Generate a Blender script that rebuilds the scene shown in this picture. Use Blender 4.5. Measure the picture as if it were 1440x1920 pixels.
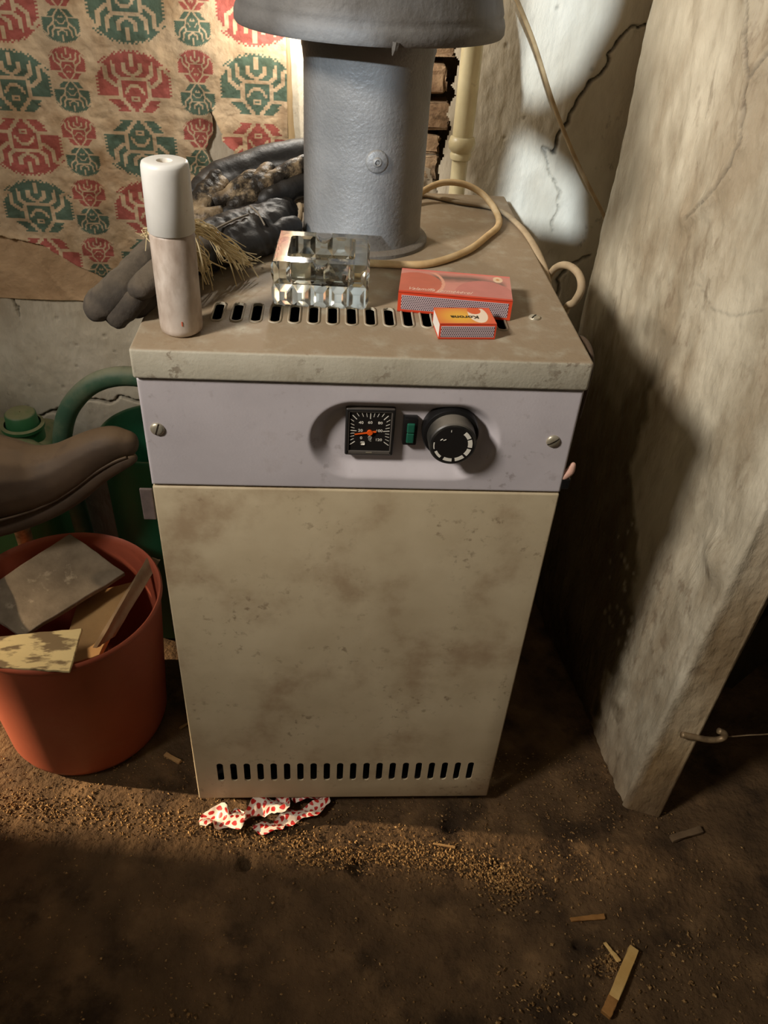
import bpy, bmesh, math, random
import numpy as np
from mathutils import Vector, Matrix

for o in list(bpy.data.objects):
    bpy.data.objects.remove(o)
S = bpy.context.scene
COL = S.collection
random.seed(7)
RNG = np.random.default_rng(7)


def srgb(r, g, b):
    def f(c):
        c /= 255.0
        return c / 12.92 if c <= 0.04045 else ((c + 0.055) / 1.055) ** 2.4
    return (f(r), f(g), f(b), 1.0)


# ------------------------------------------------------------------ camera
PITCH, ROLL, YAW, FPX = 0.6612, 0.0727, 0.0903, 1496.48
cam_data = bpy.data.cameras.new('camera')
cam = bpy.data.objects.new('camera', cam_data)
COL.objects.link(cam)
cam_data.sensor_fit = 'HORIZONTAL'
cam_data.sensor_width = 36.0
cam_data.lens = FPX / 1440.0 * 36.0
cam_data.clip_start = 0.02
fwd0 = Vector((math.sin(YAW), math.cos(YAW), 0))
rt0 = Vector((math.cos(YAW), -math.sin(YAW), 0))
upz = Vector((0, 0, 1))
fw = fwd0 * math.cos(PITCH) - upz * math.sin(PITCH)
up0 = fwd0 * math.sin(PITCH) + upz * math.cos(PITCH)
rt = rt0 * math.cos(ROLL) + up0 * math.sin(ROLL)
up = -rt0 * math.sin(ROLL) + up0 * math.cos(ROLL)
cam.matrix_world = Matrix(((rt.x, up.x, -fw.x, -0.0328), (rt.y, up.y, -fw.y, -0.655),
                           (rt.z, up.z, -fw.z, 1.0567), (0, 0, 0, 1)))
S.camera = cam

# ------------------------------------------------------------------ light and exposure
S.view_settings.view_transform = 'Standard'
S.view_settings.look = 'None'
S.view_settings.gamma = 1.0
S.view_settings.use_curve_mapping = False
S.view_settings.exposure = 0.15
world = bpy.data.worlds.new('world')
S.world = world
world.use_nodes = True
bg = world.node_tree.nodes['Background']
bg.inputs[0].default_value = (1.0, 0.86, 0.70, 1)
bg.inputs[1].default_value = 0.075


def light(name, kind, loc, target, energy, color, **kw):
    d = bpy.data.lights.new(name, kind)
    d.energy = energy
    d.color = color
    for k, v in kw.items():
        setattr(d, k, v)
    o = bpy.data.objects.new(name, d)
    COL.objects.link(o)
    o.location = loc
    if target is not None:
        o.rotation_euler = (Vector(target) - Vector(loc)).to_track_quat('-Z', 'Y').to_euler()
    return o


SUN_M, SUN_E = 0.30, 0.35
SUN = light('sun', 'SUN', (-1, -3, 2), None, 3.9, (0.74, 0.87, 1.0), angle=math.radians(1.1))
SUN.rotation_euler = Vector((SUN_M, 1.0, -SUN_E)).to_track_quat('-Z', 'Y').to_euler()
# shaded warm lamp in the room beyond the doorway on the left, throwing a low beam across the floor
light('side_room_lamp', 'SPOT', (-3.0, 0.30, 1.15), (-.46, 0.08, 0.0), 900.0, (1.0, 0.76, 0.50), spot_size=math.radians(14), spot_blend=.95, shadow_soft_size=0.025)
# lamp of this room, up on the left of the photographer
light('room_lamp', 'AREA', (-1.25, -0.80, 1.85), (0.25, 0.25, 0.90), 5.7, (1.0, 0.94, 0.86), shape='DISK', size=0.32, spread=math.radians(66))
# bare bulb behind the draft hood
light('bulb', 'POINT', (-0.085, 0.535, 0.945), None, 1.9, (1.0, 0.95, 0.86), shadow_soft_size=0.012)


# ------------------------------------------------------------------ helpers
def tag(o, label=None, cat=None, group=None, kind=None):
    if label: o['label'] = label
    if cat: o['category'] = cat
    if group: o['group'] = group
    if kind: o['kind'] = kind
    return o


def thing(name, loc, label, cat, group=None):
    o = bpy.data.objects.new(name, None)
    o.empty_display_size = 0.02
    COL.objects.link(o)
    o.location = loc
    return tag(o, label, cat, group)


def wloc(o):
    return Vector((0, 0, 0)) if o.parent else Vector(o.location)     # parts carry world coordinates, only things are moved


def obj(name, me, mats, parent=None, smooth=None):
    if isinstance(mats, (list, tuple)):
        for m in mats: me.materials.append(m)
    elif mats is not None:
        me.materials.clear()
        me.materials.append(mats)
    if smooth is not None:
        me.polygons.foreach_set('use_smooth', [True] * len(me.polygons))
        if smooth < 3.1:
            me.set_sharp_from_angle(angle=smooth)
    o = bpy.data.objects.new(name, me)
    COL.objects.link(o)
    if parent is not None:
        o.parent = parent
        o.matrix_parent_inverse = Matrix.Translation(-wloc(parent))
    me.name = name
    return o


def pyd(verts, faces):
    me = bpy.data.meshes.new('m')
    me.from_pydata([tuple(v) for v in verts], [], [tuple(f) for f in faces])
    me.update()
    return me


def bm_mesh(bm):
    me = bpy.data.meshes.new('m')
    bm.normal_update()
    bm.to_mesh(me)
    bm.free()
    return me


def add_box(bm, c, s, bevel=0.0, rot=None, seg=2):
    r = bmesh.ops.create_cube(bm, size=1.0)
    vs = r['verts']
    bmesh.ops.scale(bm, vec=s, verts=vs)
    if bevel > 0:
        es = list({e for v in vs for e in v.link_edges})
        rr = bmesh.ops.bevel(bm, geom=es, offset=bevel, segments=seg, profile=0.5, affect='EDGES')
        vs = list(set(rr['verts']) | {v for v in vs if v.is_valid})
    if rot is not None:
        bmesh.ops.rotate(bm, cent=(0, 0, 0), matrix=rot, verts=vs)
    bmesh.ops.translate(bm, vec=c, verts=vs)
    return vs


def box(c, s, bevel=0.0, rot=None, seg=2):
    bm = bmesh.new()
    add_box(bm, c, s, bevel, rot, seg)
    return bm_mesh(bm)


def grid_mesh(P, keep=None, cyc=False):
    """P: (m, n, 3) array of points; keep: (m-1, n-1) mask of faces"""
    m, n = P.shape[:2]
    idx = np.arange(m * n).reshape(m, n)
    if cyc:
        idx = np.concatenate([idx, idx[:1]], 0)
    a, b, c, d = idx[:-1, :-1], idx[1:, :-1], idx[1:, 1:], idx[:-1, 1:]
    F = np.stack([a, b, c, d], -1)
    F = F.reshape(-1, 4) if keep is None else F[keep]
    me = bpy.data.meshes.new('m')
    me.vertices.add(m * n)
    me.vertices.foreach_set('co', P.reshape(-1).astype(np.float32))
    k = len(F)
    me.loops.add(k * 4)
    me.loops.foreach_set('vertex_index', F.reshape(-1).astype(np.int32))
    me.polygons.add(k)
    me.polygons.foreach_set('loop_start', np.arange(0, k * 4, 4, dtype=np.int32))
    me.update(calc_edges=True)
    me.validate()
    return me


def set_col(me, rgb, name='Col'):
    a = me.color_attributes.new(name, 'FLOAT_COLOR', 'POINT')
    v = np.ones((len(me.vertices), 4), np.float32)
    v[:, :rgb.shape[-1]] = rgb.reshape(-1, rgb.shape[-1])
    a.data.foreach_set('color', v.reshape(-1))


_T = RNG.random((4, 256, 256))


def vn(x, y, k=0):
    x = np.asarray(x, float) + 1000.0
    y = np.asarray(y, float) + 1000.0
    xi, yi = np.floor(x).astype(int), np.floor(y).astype(int)
    fx, fy = x - xi, y - yi
    fx, fy = fx * fx * (3 - 2 * fx), fy * fy * (3 - 2 * fy)
    t = _T[k % 4]
    g = lambda a, b: t[a % 256, b % 256]
    return (g(xi, yi) * (1 - fx) + g(xi + 1, yi) * fx) * (1 - fy) + (g(xi, yi + 1) * (1 - fx) + g(xi + 1, yi + 1) * fx) * fy


def fbm(x, y, o=4, k=0):
    r, a, t = 0, 1, 0
    for i in range(o):
        r = r + a * vn(x * 2 ** i + 17.3 * i, y * 2 ** i + 9.1 * i, k + i)
        t += a
        a *= 0.5
    return r / t - 0.5


def dist_poly(x, z, pts):
    d = np.full(np.shape(x), 1e9)
    for (x0, z0), (x1, z1) in zip(pts[:-1], pts[1:]):
        dx, dz = x1 - x0, z1 - z0
        t = np.clip(((x - x0) * dx + (z - z0) * dz) / (dx * dx + dz * dz + 1e-12), 0, 1)
        d = np.minimum(d, np.hypot(x - x0 - t * dx, z - z0 - t * dz))
    return d


def inside_poly(x, z, pts):
    r = np.zeros(np.shape(x), bool)
    n = len(pts)
    for i in range(n):
        x0, z0 = pts[i]
        x1, z1 = pts[(i + 1) % n]
        c = ((z0 > z) != (z1 > z)) & (x < (x1 - x0) * (z - z0) / (z1 - z0 + 1e-12) + x0)
        r ^= c
    return r


def lathe(profile, segs=64, center=(0, 0, 0), cap0=False, cap1=False):
    t = np.linspace(0, 2 * np.pi, segs, endpoint=False)
    pr = np.array(profile, float)
    P = np.stack([np.outer(np.cos(t), pr[:, 0]) + center[0], np.outer(np.sin(t), pr[:, 0]) + center[1],
                  np.tile(pr[:, 1], (segs, 1)) + center[2]], -1)
    me = grid_mesh(P, cyc=True)
    if cap0 or cap1:
        bm = bmesh.new()
        bm.from_mesh(me)
        bm.verts.ensure_lookup_table()
        n = len(pr)
        if cap0: bm.faces.new([bm.verts[i * n] for i in range(segs)][::-1])
        if cap1: bm.faces.new([bm.verts[i * n + n - 1] for i in range(segs)])
        bm.to_mesh(me)
        bm.free()
    return me


def smooth_path(pts, per=8, closed=False):
    P = np.array(pts, float)
    n = len(P)
    out = []
    for i in range(n - 1):
        p0, p1, p2, p3 = P[max(i - 1, 0)], P[i], P[i + 1], P[min(i + 2, n - 1)]
        for t in np.linspace(0, 1, per, endpoint=False):
            out.append(0.5 * ((2 * p1) + (-p0 + p2) * t + (2 * p0 - 5 * p1 + 4 * p2 - p3) * t * t + (-p0 + 3 * p1 - 3 * p2 + p3) * t ** 3))
    out.append(P[-1])
    return np.array(out)


def tube_vf(pts, rad, segs=10, flat=1.0):
    P = np.array(pts, float)
    n = len(P)
    R = np.broadcast_to(np.array(rad, float), (n,)) if np.ndim(rad) else np.full(n, rad)
    T = np.gradient(P, axis=0)
    T /= np.linalg.norm(T, axis=1)[:, None] + 1e-12
    ref = np.array([0, 0, 1.0]) if abs(T[0][2]) < 0.9 else np.array([1.0, 0, 0])
    u = np.cross(T[0], ref); u /= np.linalg.norm(u)
    a = np.linspace(0, 2 * np.pi, segs, endpoint=False)
    V = []
    for i in range(n):
        u = u - T[i] * np.dot(u, T[i]); u /= np.linalg.norm(u) + 1e-12
        w = np.cross(T[i], u)
        V.append(P[i] + R[i] * (np.outer(np.cos(a), u) + flat * np.outer(np.sin(a), w)))
    V = np.array(V).reshape(-1, 3)
    F = []
    for i in range(n - 1):
        for j in range(segs):
            k = (j + 1) % segs
            F.append((i * segs + j, i * segs + k, (i + 1) * segs + k, (i + 1) * segs + j))
    F.append(tuple(range(segs))[::-1])
    F.append(tuple((n - 1) * segs + j for j in range(segs)))
    return V, F


def tubes(specs, segs=10, flat=1.0):
    VV, FF, o = [], [], 0
    for pts, r in specs:
        V, F = tube_vf(pts, r, segs, flat)
        VV.append(V)
        FF += [tuple(i + o for i in f) for f in F]
        o += len(V)
    return pyd(np.concatenate(VV), FF)


def evaluated(me, mods):
    """apply modifiers given as (type, {settings}) to a mesh; returns a new mesh"""
    o = bpy.data.objects.new('tmp', me)
    COL.objects.link(o)
    extra = []
    for ty, st in mods:
        m = o.modifiers.new(ty, ty)
        for k, v in st.items():
            if k == 'object' and isinstance(v, bpy.types.Mesh):
                c = bpy.data.objects.new('cut', v)
                COL.objects.link(c)
                extra.append(c)
                v = c
            setattr(m, k, v)
    dg = bpy.context.evaluated_depsgraph_get()
    dg.update()
    r = bpy.data.meshes.new_from_object(o.evaluated_get(dg))
    for c in extra + [o]:
        bpy.data.objects.remove(c)
    return r


def curve_plate(polys, depth, bevel=0.0):
    cu = bpy.data.curves.new('c', 'CURVE')
    cu.dimensions = '2D'
    cu.fill_mode = 'BOTH'
    cu.extrude = depth
    cu.bevel_depth = bevel
    for p in polys:
        s = cu.splines.new('POLY')
        s.points.add(len(p) - 1)
        for q, (x, y) in zip(s.points, p): q.co = (x, y, 0, 1)
        s.use_cyclic_u = True
    o = bpy.data.objects.new('tmp', cu)
    COL.objects.link(o)
    dg = bpy.context.evaluated_depsgraph_get()
    dg.update()
    r = bpy.data.meshes.new_from_object(o.evaluated_get(dg))
    bpy.data.objects.remove(o)
    return r


def text_mesh(body, size, M, extrude=0.0001, shear=0.0, sx=1.0, align='CENTER', bold=0.0):
    cu = bpy.data.curves.new('t', 'FONT')
    cu.body = body
    cu.size = size
    cu.extrude = extrude
    cu.shear = shear
    cu.offset = bold
    cu.align_x = align
    cu.align_y = 'CENTER'
    cu.resolution_u = 3
    o = bpy.data.objects.new('tmp', cu)
    COL.objects.link(o)
    dg = bpy.context.evaluated_depsgraph_get()
    dg.update()
    r = bpy.data.meshes.new_from_object(o.evaluated_get(dg))
    bpy.data.objects.remove(o)
    r.transform(M @ Matrix.Diagonal((sx, 1, 1, 1)))
    return r


def join(meshes):
    bm = bmesh.new()
    for m in meshes: bm.from_mesh(m)
    return bm_mesh(bm)


def slab(q, th, mat, name, parent=None, jitter=0.0, n=10, down=True):
    """board from 4 corner points of its upper face, thickness th on the far side"""
    q = [Vector(p) for p in q]
    nor = (q[1] - q[0]).cross(q[3] - q[0]).normalized()
    if nor.z < 0: nor = -nor
    P = np.zeros((n + 1, n + 1, 3))
    for i in range(n + 1):
        for j in range(n + 1):
            a, b = i / n, j / n
            p = (q[0] * (1 - a) + q[1] * a) * (1 - b) + (q[3] * (1 - a) + q[2] * a) * b
            P[i, j] = p + nor * jitter * math.sin(a * 5.1 + b * 3.7)
            if i in (0, n) or j in (0, n):
                P[i, j] += np.array([random.uniform(-1, 1) for _ in range(3)]) * min(jitter * .5, .0012)
    top = grid_mesh(P)
    me = evaluated(top, [('SOLIDIFY', dict(thickness=th, offset=-1.0 if (Vector(top.polygons[0].normal).dot(nor) > 0) else 1.0)),
                         ('BEVEL', dict(width=0.0008, segments=1, limit_method='ANGLE'))])
    return obj(name, me, mat, parent, smooth=0.6)


def blob(chains, voxel=0.003, smooth=4, wr=0.0, wscale=60, squash=None, seed=0):
    """chains of (points, radii) fused into one skin by voxel remeshing, then wrinkled"""
    specs = []
    for pts, rad in chains:
        n0 = len(pts)
        sp = smooth_path(pts, 6)
        rr = np.interp(np.linspace(0, n0 - 1, len(sp)), np.arange(n0), rad)
        a, b = sp[0], sp[-1]
        ta, tb = sp[0] - sp[1], sp[-1] - sp[-2]
        ta /= np.linalg.norm(ta); tb /= np.linalg.norm(tb)
        pre = [a + ta * rr[0] * s for s in (.95, .8, .5)]
        post = [b + tb * rr[-1] * s for s in (.5, .8, .95)]
        sp = np.concatenate([pre, sp, post])
        rr = np.concatenate([rr[0] * np.array([.3, .6, .87]), rr, rr[-1] * np.array([.87, .6, .3])])
        specs.append((sp, rr))
    me = tubes(specs, 14, flat=squash if squash else 1.0)
    me = evaluated(me, [('REMESH', dict(mode='VOXEL', voxel_size=voxel)), ('SMOOTH', dict(iterations=smooth, factor=0.5))])
    if wr:
        n = len(me.vertices)
        co = np.zeros(n * 3, np.float32); me.vertices.foreach_get('co', co); co = co.reshape(-1, 3)
        no = np.zeros(n * 3, np.float32); me.vertices.foreach_get('normal', no); no = no.reshape(-1, 3)
        d = fbm(co[:, 0] * wscale + co[:, 2] * wscale * .7 + seed, co[:, 1] * wscale - co[:, 2] * wscale * .4, 3, seed)
        d = -np.abs(d) * 2 + .35
        co = co + no * (d * wr)[:, None]
        me.vertices.foreach_set('co', co.reshape(-1).astype(np.float32))
        me.update()
    return me


# ------------------------------------------------------------------ materials
def M(name, ramp, scale=20.0, detail=6.0, rough=0.8, bump=0.0, bscale=80.0, bdist=0.002, dirt=None, dust=None,
      attr=False, metallic=0.0, spec=0.3, stretch=(1, 1, 1), bdetail=4.0, dirt2=None, mul=None):
    m = bpy.data.materials.new(name)
    m.use_nodes = True
    nt = m.node_tree
    N, L = nt.nodes, nt.links
    p = N['Principled BSDF']
    p.inputs['Roughness'].default_value = rough
    p.inputs['Metallic'].default_value = metallic
    p.inputs['Specular IOR Level'].default_value = spec
    tc = N.new('ShaderNodeTexCoord')
    mp = N.new('ShaderNodeMapping')
    mp.inputs['Scale'].default_value = stretch
    L.new(tc.outputs['Object'], mp.inputs['Vector'])

    def noise(sc, det=6.0, rg=0.55):
        n = N.new('ShaderNodeTexNoise')
        n.inputs['Scale'].default_value = sc
        n.inputs['Detail'].default_value = det
        n.inputs['Roughness'].default_value = rg
        L.new(mp.outputs['Vector'], n.inputs['Vector'])
        return n

    if len(ramp) == 1:
        rgb = N.new('ShaderNodeRGB')
        rgb.outputs[0].default_value = ramp[0][1]
        out = rgb.outputs[0]
    else:
        n = noise(scale, detail)
        cr = N.new('ShaderNodeValToRGB')
        els = cr.color_ramp.elements
        while len(els) < len(ramp): els.new(0.5)
        for e, (ps, c) in zip(els, ramp):
            e.position = ps
            e.color = c
        L.new(n.outputs['Fac'], cr.inputs['Fac'])
        out = cr.outputs['Color']

    def mix(out, col, fac, blend='MIX'):
        mx = N.new('ShaderNodeMix')
        mx.data_type = 'RGBA'
        mx.blend_type = blend
        if isinstance(fac, float): mx.inputs['Factor'].default_value = fac
        else: L.new(fac, mx.inputs['Factor'])
        L.new(out, mx.inputs['A'])
        if isinstance(col, tuple): mx.inputs['B'].default_value = col
        else: L.new(col, mx.inputs['B'])
        return mx.outputs['Result']

    def rng(sock, lo, hi, amt=1.0):
        r = N.new('ShaderNodeMapRange')
        r.interpolation_type = 'SMOOTHSTEP'
        r.inputs['From Min'].default_value = lo
        r.inputs['From Max'].default_value = hi
        r.inputs['To Max'].default_value = amt
        L.new(sock, r.inputs['Value'])
        return r.outputs['Result']

    for dd in (dirt, dirt2):
        if dd:
            col, sc, lo, hi, amt = dd
            fac = rng(noise(sc, 8, .62).outputs['Fac'], lo, hi, amt)
            if dd is dirt2:                       # grime comes in clusters
                mm = N.new('ShaderNodeMath'); mm.operation = 'MULTIPLY'
                L.new(fac, mm.inputs[0])
                L.new(rng(noise(sc * .10 + 2.3, 5).outputs['Fac'], .46, .66, 1.0), mm.inputs[1])
                fac = mm.outputs[0]
            out = mix(out, col, fac)
    if dust:
        col, amt = dust
        g = N.new('ShaderNodeNewGeometry')
        sx = N.new('ShaderNodeSeparateXYZ')
        L.new(g.outputs['Normal'], sx.inputs[0])
        a = rng(sx.outputs['Z'], 0.35, 0.95, amt)
        b = rng(noise(40, 8).outputs['Fac'], 0.10, 0.55, 1.0)
        mu = N.new('ShaderNodeMath'); mu.operation = 'MULTIPLY'
        L.new(a, mu.inputs[0]); L.new(b, mu.inputs[1])
        out = mix(out, col, mu.outputs[0])
    if attr:
        at = N.new('ShaderNodeVertexColor')
        at.layer_name = 'Col'
        out = mix(out, at.outputs['Color'], 1.0, 'MULTIPLY') if attr == 'mul' else mix(at.outputs['Color'], out, 1.0, 'MULTIPLY')
    L.new(out, p.inputs['Base Color'])
    if bump:
        bn = noise(bscale, bdetail)
        bp = N.new('ShaderNodeBump')
        bp.inputs['Strength'].default_value = bump
        bp.inputs['Distance'].default_value = bdist
        L.new(bn.outputs['Fac'], bp.inputs['Height'])
        L.new(bp.outputs['Normal'], p.inputs['Normal'])
    return m


c = srgb
MAT = {}
MAT['plaster'] = M('plaster', [(0.25, c(196, 182, 158)), (0.6, c(222, 212, 192))], 9, rough=.9, bump=.6, bscale=80, bdist=.004, bdetail=9, stretch=(1, 1, .5),
                   dirt=(c(150, 130, 104), 6, .48, .72, .6), dirt2=(c(112, 92, 70), 60, .60, .68, .5), attr='mul')
MAT['pier'] = M('pier_plaster', [(0.36, c(158, 146, 124)), (0.62, c(202, 192, 170))], 14, rough=.62, bump=1.0, bscale=70, bdist=.005, bdetail=9, stretch=(1, 1, .42),
                dirt=(c(150, 132, 106), 9, .46, .68, .65), dirt2=(c(120, 102, 80), 60, .53, .66, .6), attr='mul', spec=.4)
MAT['floor'] = M('earth_floor', [(0.3, c(72, 54, 34)), (0.55, c(98, 75, 49)), (0.75, c(126, 98, 66))], 16, rough=.92, bump=1.0, bscale=110, bdist=.005, bdetail=9,
                 dirt=(c(44, 31, 18), 9, .5, .66, .75), dirt2=(c(166, 128, 80), 120, .66, .74, .6), attr='mul')
MAT['paper'] = M('wallpaper_paper', [(0.3, c(214, 206, 190)), (0.6, c(255, 255, 250))], 22, rough=.85, bump=.7, bscale=55, bdist=.004, bdetail=7,
                 dirt=(c(178, 156, 128), 12, .48, .7, .6), attr='mul')
MAT['kraft'] = M('brown_paper', [(0.3, c(158, 126, 92)), (0.65, c(190, 158, 122))], 14, rough=.88, bump=.8, bscale=50, bdist=.004,
                 dirt=(c(116, 86, 58), 9, .54, .75, .6))
MAT['lath'] = M('bare_paper_edge', [(0.3, c(142, 118, 84)), (0.65, c(178, 152, 112))], 30, rough=.85, bump=.3, stretch=(1, 1, .15), bscale=90)
MAT['lid'] = M('beige_enamel_dusty', [(0.35, c(180, 172, 152)), (0.65, c(194, 187, 168))], 20, rough=.6, bump=.35, bscale=300, bdist=.001, bdetail=7,
               dust=(c(148, 127, 101), .9), dirt=(c(140, 120, 94), 13, .50, .70, .35), dirt2=(c(96, 72, 50), 120, .53, .62, .6))
MAT['door'] = M('beige_enamel', [(0.35, c(190, 172, 140)), (0.65, c(204, 187, 155))], 12, rough=.5, bump=.12, bscale=420, bdist=.0006,
                dirt=(c(136, 104, 74), 8, .48, .68, .55), dirt2=(c(98, 72, 50), 85, .55, .65, .55))
MAT['panel'] = M('grey_enamel', [(0.35, c(190, 182, 184)), (0.65, c(202, 194, 196))], 12, rough=.5, bump=.16, bscale=420, bdist=.0006,
                 dirt=(c(136, 116, 104), 12, .56, .75, .4), dirt2=(c(100, 80, 66), 70, .56, .66, .4))
MAT['dark'] = M('dark_inside', [(0, c(22, 19, 17))], rough=.9)
MAT['firebox'] = M('shade_dark_metal', [(0.3, c(16, 14, 12)), (0.7, c(40, 34, 28))], 30, rough=.8)  # inner parts coloured dark so the vent slots look shaded
MAT['flue'] = M('grey_hammered_paint', [(0.35, c(100, 98, 95)), (0.65, c(117, 114, 110))], 16, rough=.46, bump=.55, bscale=260, bdist=.0016, bdetail=2,
                dirt=(c(92, 82, 70), 9, .55, .8, .45), dust=(c(120, 104, 84), .5), spec=.5)
MAT['hood'] = M('dark_grey_paint', [(0.35, c(92, 90, 88)), (0.65, c(112, 110, 107))], 14, rough=.6, bump=.5, bscale=170, bdist=.0016, bdetail=3,
                dirt=(c(70, 60, 48), 10, .52, .75, .6), dust=(c(110, 98, 82), .5))
MAT['pipe'] = M('cream_gloss_paint', [(0.35, c(206, 190, 148)), (0.65, c(226, 212, 170))], 20, rough=.4, bump=.15, bscale=120, spec=.5,
                dirt=(c(120, 94, 60), 20, .62, .72, .6))
MAT['brick'] = M('old_brick', [(0.3, c(112, 84, 62)), (0.55, c(150, 122, 92)), (.75, c(178, 156, 126))], 28, rough=.95, bump=.9, bscale=70, bdist=.004,
                 dirt=(c(60, 44, 30), 26, .5, .66, .8))
MAT['mortar'] = M('dark_mortar', [(0.3, c(70, 54, 38)), (0.7, c(132, 112, 84))], 40, rough=.95, bump=.9, bscale=90, bdist=.004)
MAT['cable'] = M('beige_cable', [(0.35, c(190, 158, 112)), (0.65, c(212, 184, 140))], 40, rough=.6, bump=.1,
                 dirt=(c(120, 88, 56), 40, .6, .75, .6))
MAT['cable_grey'] = M('grey_beige_cable', [(0.35, c(150, 130, 102)), (0.65, c(172, 152, 122))], 40, rough=.65)
MAT['rope'] = M('tan_conduit', [(0.35, c(150, 124, 88)), (0.65, c(180, 154, 114))], 40, rough=.6)
MAT['can'] = M('dirty_white_can', [(0.34, c(158, 138, 122)), (0.5, c(196, 180, 166)), (0.66, c(222, 210, 198))], 34, rough=.4, stretch=(1, 1, .45),
               dirt=(c(140, 118, 98), 40, .50, .70, .5), spec=.5)
MAT['cap'] = M('white_plastic', [(0.35, c(222, 218, 208)), (0.65, c(236, 233, 226))], 20, rough=.38, dirt=(c(150, 120, 100), 60, .70, .74, .6),
               spec=.5)
MAT['yellow'] = M('yellowed_hollow', [(0, c(196, 160, 84))], rough=.5)
MAT['latch'] = M('pinkish_plastic', [(0, c(200, 158, 140))], rough=.5)
MAT['bracket'] = M('shaded_brown_metal', [(0.35, c(96, 84, 80)), (0.65, c(120, 104, 98))], 50, rough=.6)  # shadow on the bracket put into its dark brown tone
MAT['cable_brown'] = M('dark_brown_cable', [(0, c(74, 58, 44))], rough=.6)
MAT['orange'] = M('orange_print', [(0, c(206, 92, 60))], rough=.45)
MAT['glove'] = M('black_leather', [(0.35, c(17, 16, 16)), (0.7, c(32, 29, 27))], 30, rough=.55, bump=.5, bscale=150, bdist=.0015,
                 dust=(c(72, 62, 50), .16), spec=.5)
MAT['glove_grey'] = M('grey_suede', [(0.35, c(58, 52, 46)), (0.7, c(84, 75, 65))], 40, rough=.9, bump=.5, bscale=320, bdist=.0012,
                      dirt=(c(46, 42, 38), 24, .5, .7, .7), dust=(c(120, 106, 86), .35))
MAT['glove_tan'] = M('worn_tan_leather', [(0.3, c(84, 68, 50)), (0.7, c(168, 146, 114))], 40, rough=.5, bump=.9, bscale=110, bdist=.003,
                     dirt=(c(26, 22, 19), 30, .42, .55, .95))
MAT['seam'] = M('grey_piping', [(0, c(120, 110, 96))], rough=.7)
MAT['hemp'] = M('hemp_fibre', [(0.3, c(214, 192, 144)), (0.7, c(240, 224, 184))], 60, rough=.7)
MAT['print_red'] = M('red_card', [(0.35, c(206, 64, 36)), (0.65, c(222, 80, 46))], 30, rough=.5)
MAT['strike'] = M('strike_ground', [(0, c(196, 176, 180))], rough=.7)
MAT['strike_dot'] = M('strike_dots', [(0, c(44, 32, 36))], rough=.7)
MAT['card_white'] = M('white_card', [(0.3, c(226, 216, 206)), (0.7, c(240, 234, 226))], 20, rough=.6)
MAT['ink'] = M('dark_ink', [(0, c(52, 44, 20))], rough=.5)
MAT['ink_pale'] = M('pale_ink', [(0, c(242, 206, 186))], rough=.5)
MAT['black'] = M('black_plastic', [(0, c(22, 21, 21))], rough=.35, spec=.5)
MAT['dial'] = M('black_dial', [(0, c(30, 27, 25))], rough=.5)
MAT['bezel'] = M('dusty_black_bezel', [(0, c(34, 32, 31))], rough=.4, dust=(c(110, 100, 90), .5), spec=.5)
MAT['inner_bezel'] = M('grey_inner_bezel', [(0, c(92, 86, 80))], rough=.4)
MAT['white'] = M('white_print', [(0, c(226, 220, 206))], rough=.5)
MAT['needle'] = M('orange_needle', [(0, c(240, 96, 30))], rough=.45)
MAT['green_lamp'] = M('green_lamp', [(0, c(34, 92, 72))], rough=.25, spec=.6)
MAT['knob'] = M('dusty_black_knob', [(0.4, c(30, 29, 28)), (0.65, c(58, 55, 50))], 60, rough=.45, dust=(c(128, 120, 108), .8), spec=.5)
MAT['screw'] = M('dull_steel', [(0.35, c(176, 166, 144)), (0.65, c(206, 198, 178))], 60, rough=.4, metallic=.6)
MAT['bucket'] = M('terracotta_plastic', [(0.35, c(150, 74, 52)), (0.65, c(164, 84, 60))], 8, rough=.48, bump=.06, bscale=60,
                  dirt=(c(176, 118, 92), 7, .55, .8, .4), spec=.4)
MAT['board_grey'] = M('grey_weathered_board', [(0.3, c(98, 86, 70)), (0.7, c(128, 114, 95))], 30, rough=.9, bump=.4, bscale=260, bdist=.001,
                      dirt=(c(170, 156, 134), 50, .58, .7, .5))
MAT['board_brown'] = M('brown_board', [(0.3, c(100, 80, 58)), (0.7, c(130, 106, 78))], 30, rough=.85, stretch=(1, 1, 1), bump=.3, bscale=140)
MAT['board_tan'] = M('tan_board', [(0.3, c(158, 122, 78)), (0.7, c(190, 150, 98))], 14, rough=.8, bump=.2, bscale=160)
MAT['flaky'] = M('flaking_cream_paint', [(0.42, c(120, 100, 70)), (0.52, c(206, 184, 132))], 60, detail=5, rough=.75, bump=.5, bscale=60, bdist=.0015, stretch=(.5, 1.3, 1))
MAT['wood'] = M('fresh_wood', [(0.3, c(206, 164, 96)), (0.7, c(232, 196, 128))], 40, rough=.75, bump=.2, stretch=(1, 1, 1))
MAT['wood_dark'] = M('stained_wood', [(0.3, c(140, 98, 50)), (0.7, c(176, 126, 70))], 60, rough=.8, bump=.3)
MAT['green'] = M('green_plastic', [(0.35, c(26, 84, 56)), (0.65, c(34, 96, 64))], 10, rough=.45, dust=(c(132, 132, 104), .85),
                 dirt=(c(60, 96, 64), 9, .5, .8, .4), spec=.4)
MAT['green_dusty'] = M('dusty_green_plastic', [(0.35, c(46, 76, 58)), (0.65, c(62, 92, 70))], 14, rough=.6, dust=(c(132, 132, 108), .9), dirt=(c(104, 112, 88), 16, .48, .7, .6))
MAT['green_dark'] = M('mid_green_plastic', [(0.35, c(34, 84, 48)), (0.65, c(44, 96, 56))], 10, rough=.5, dust=(c(122, 116, 84), .85))
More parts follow.
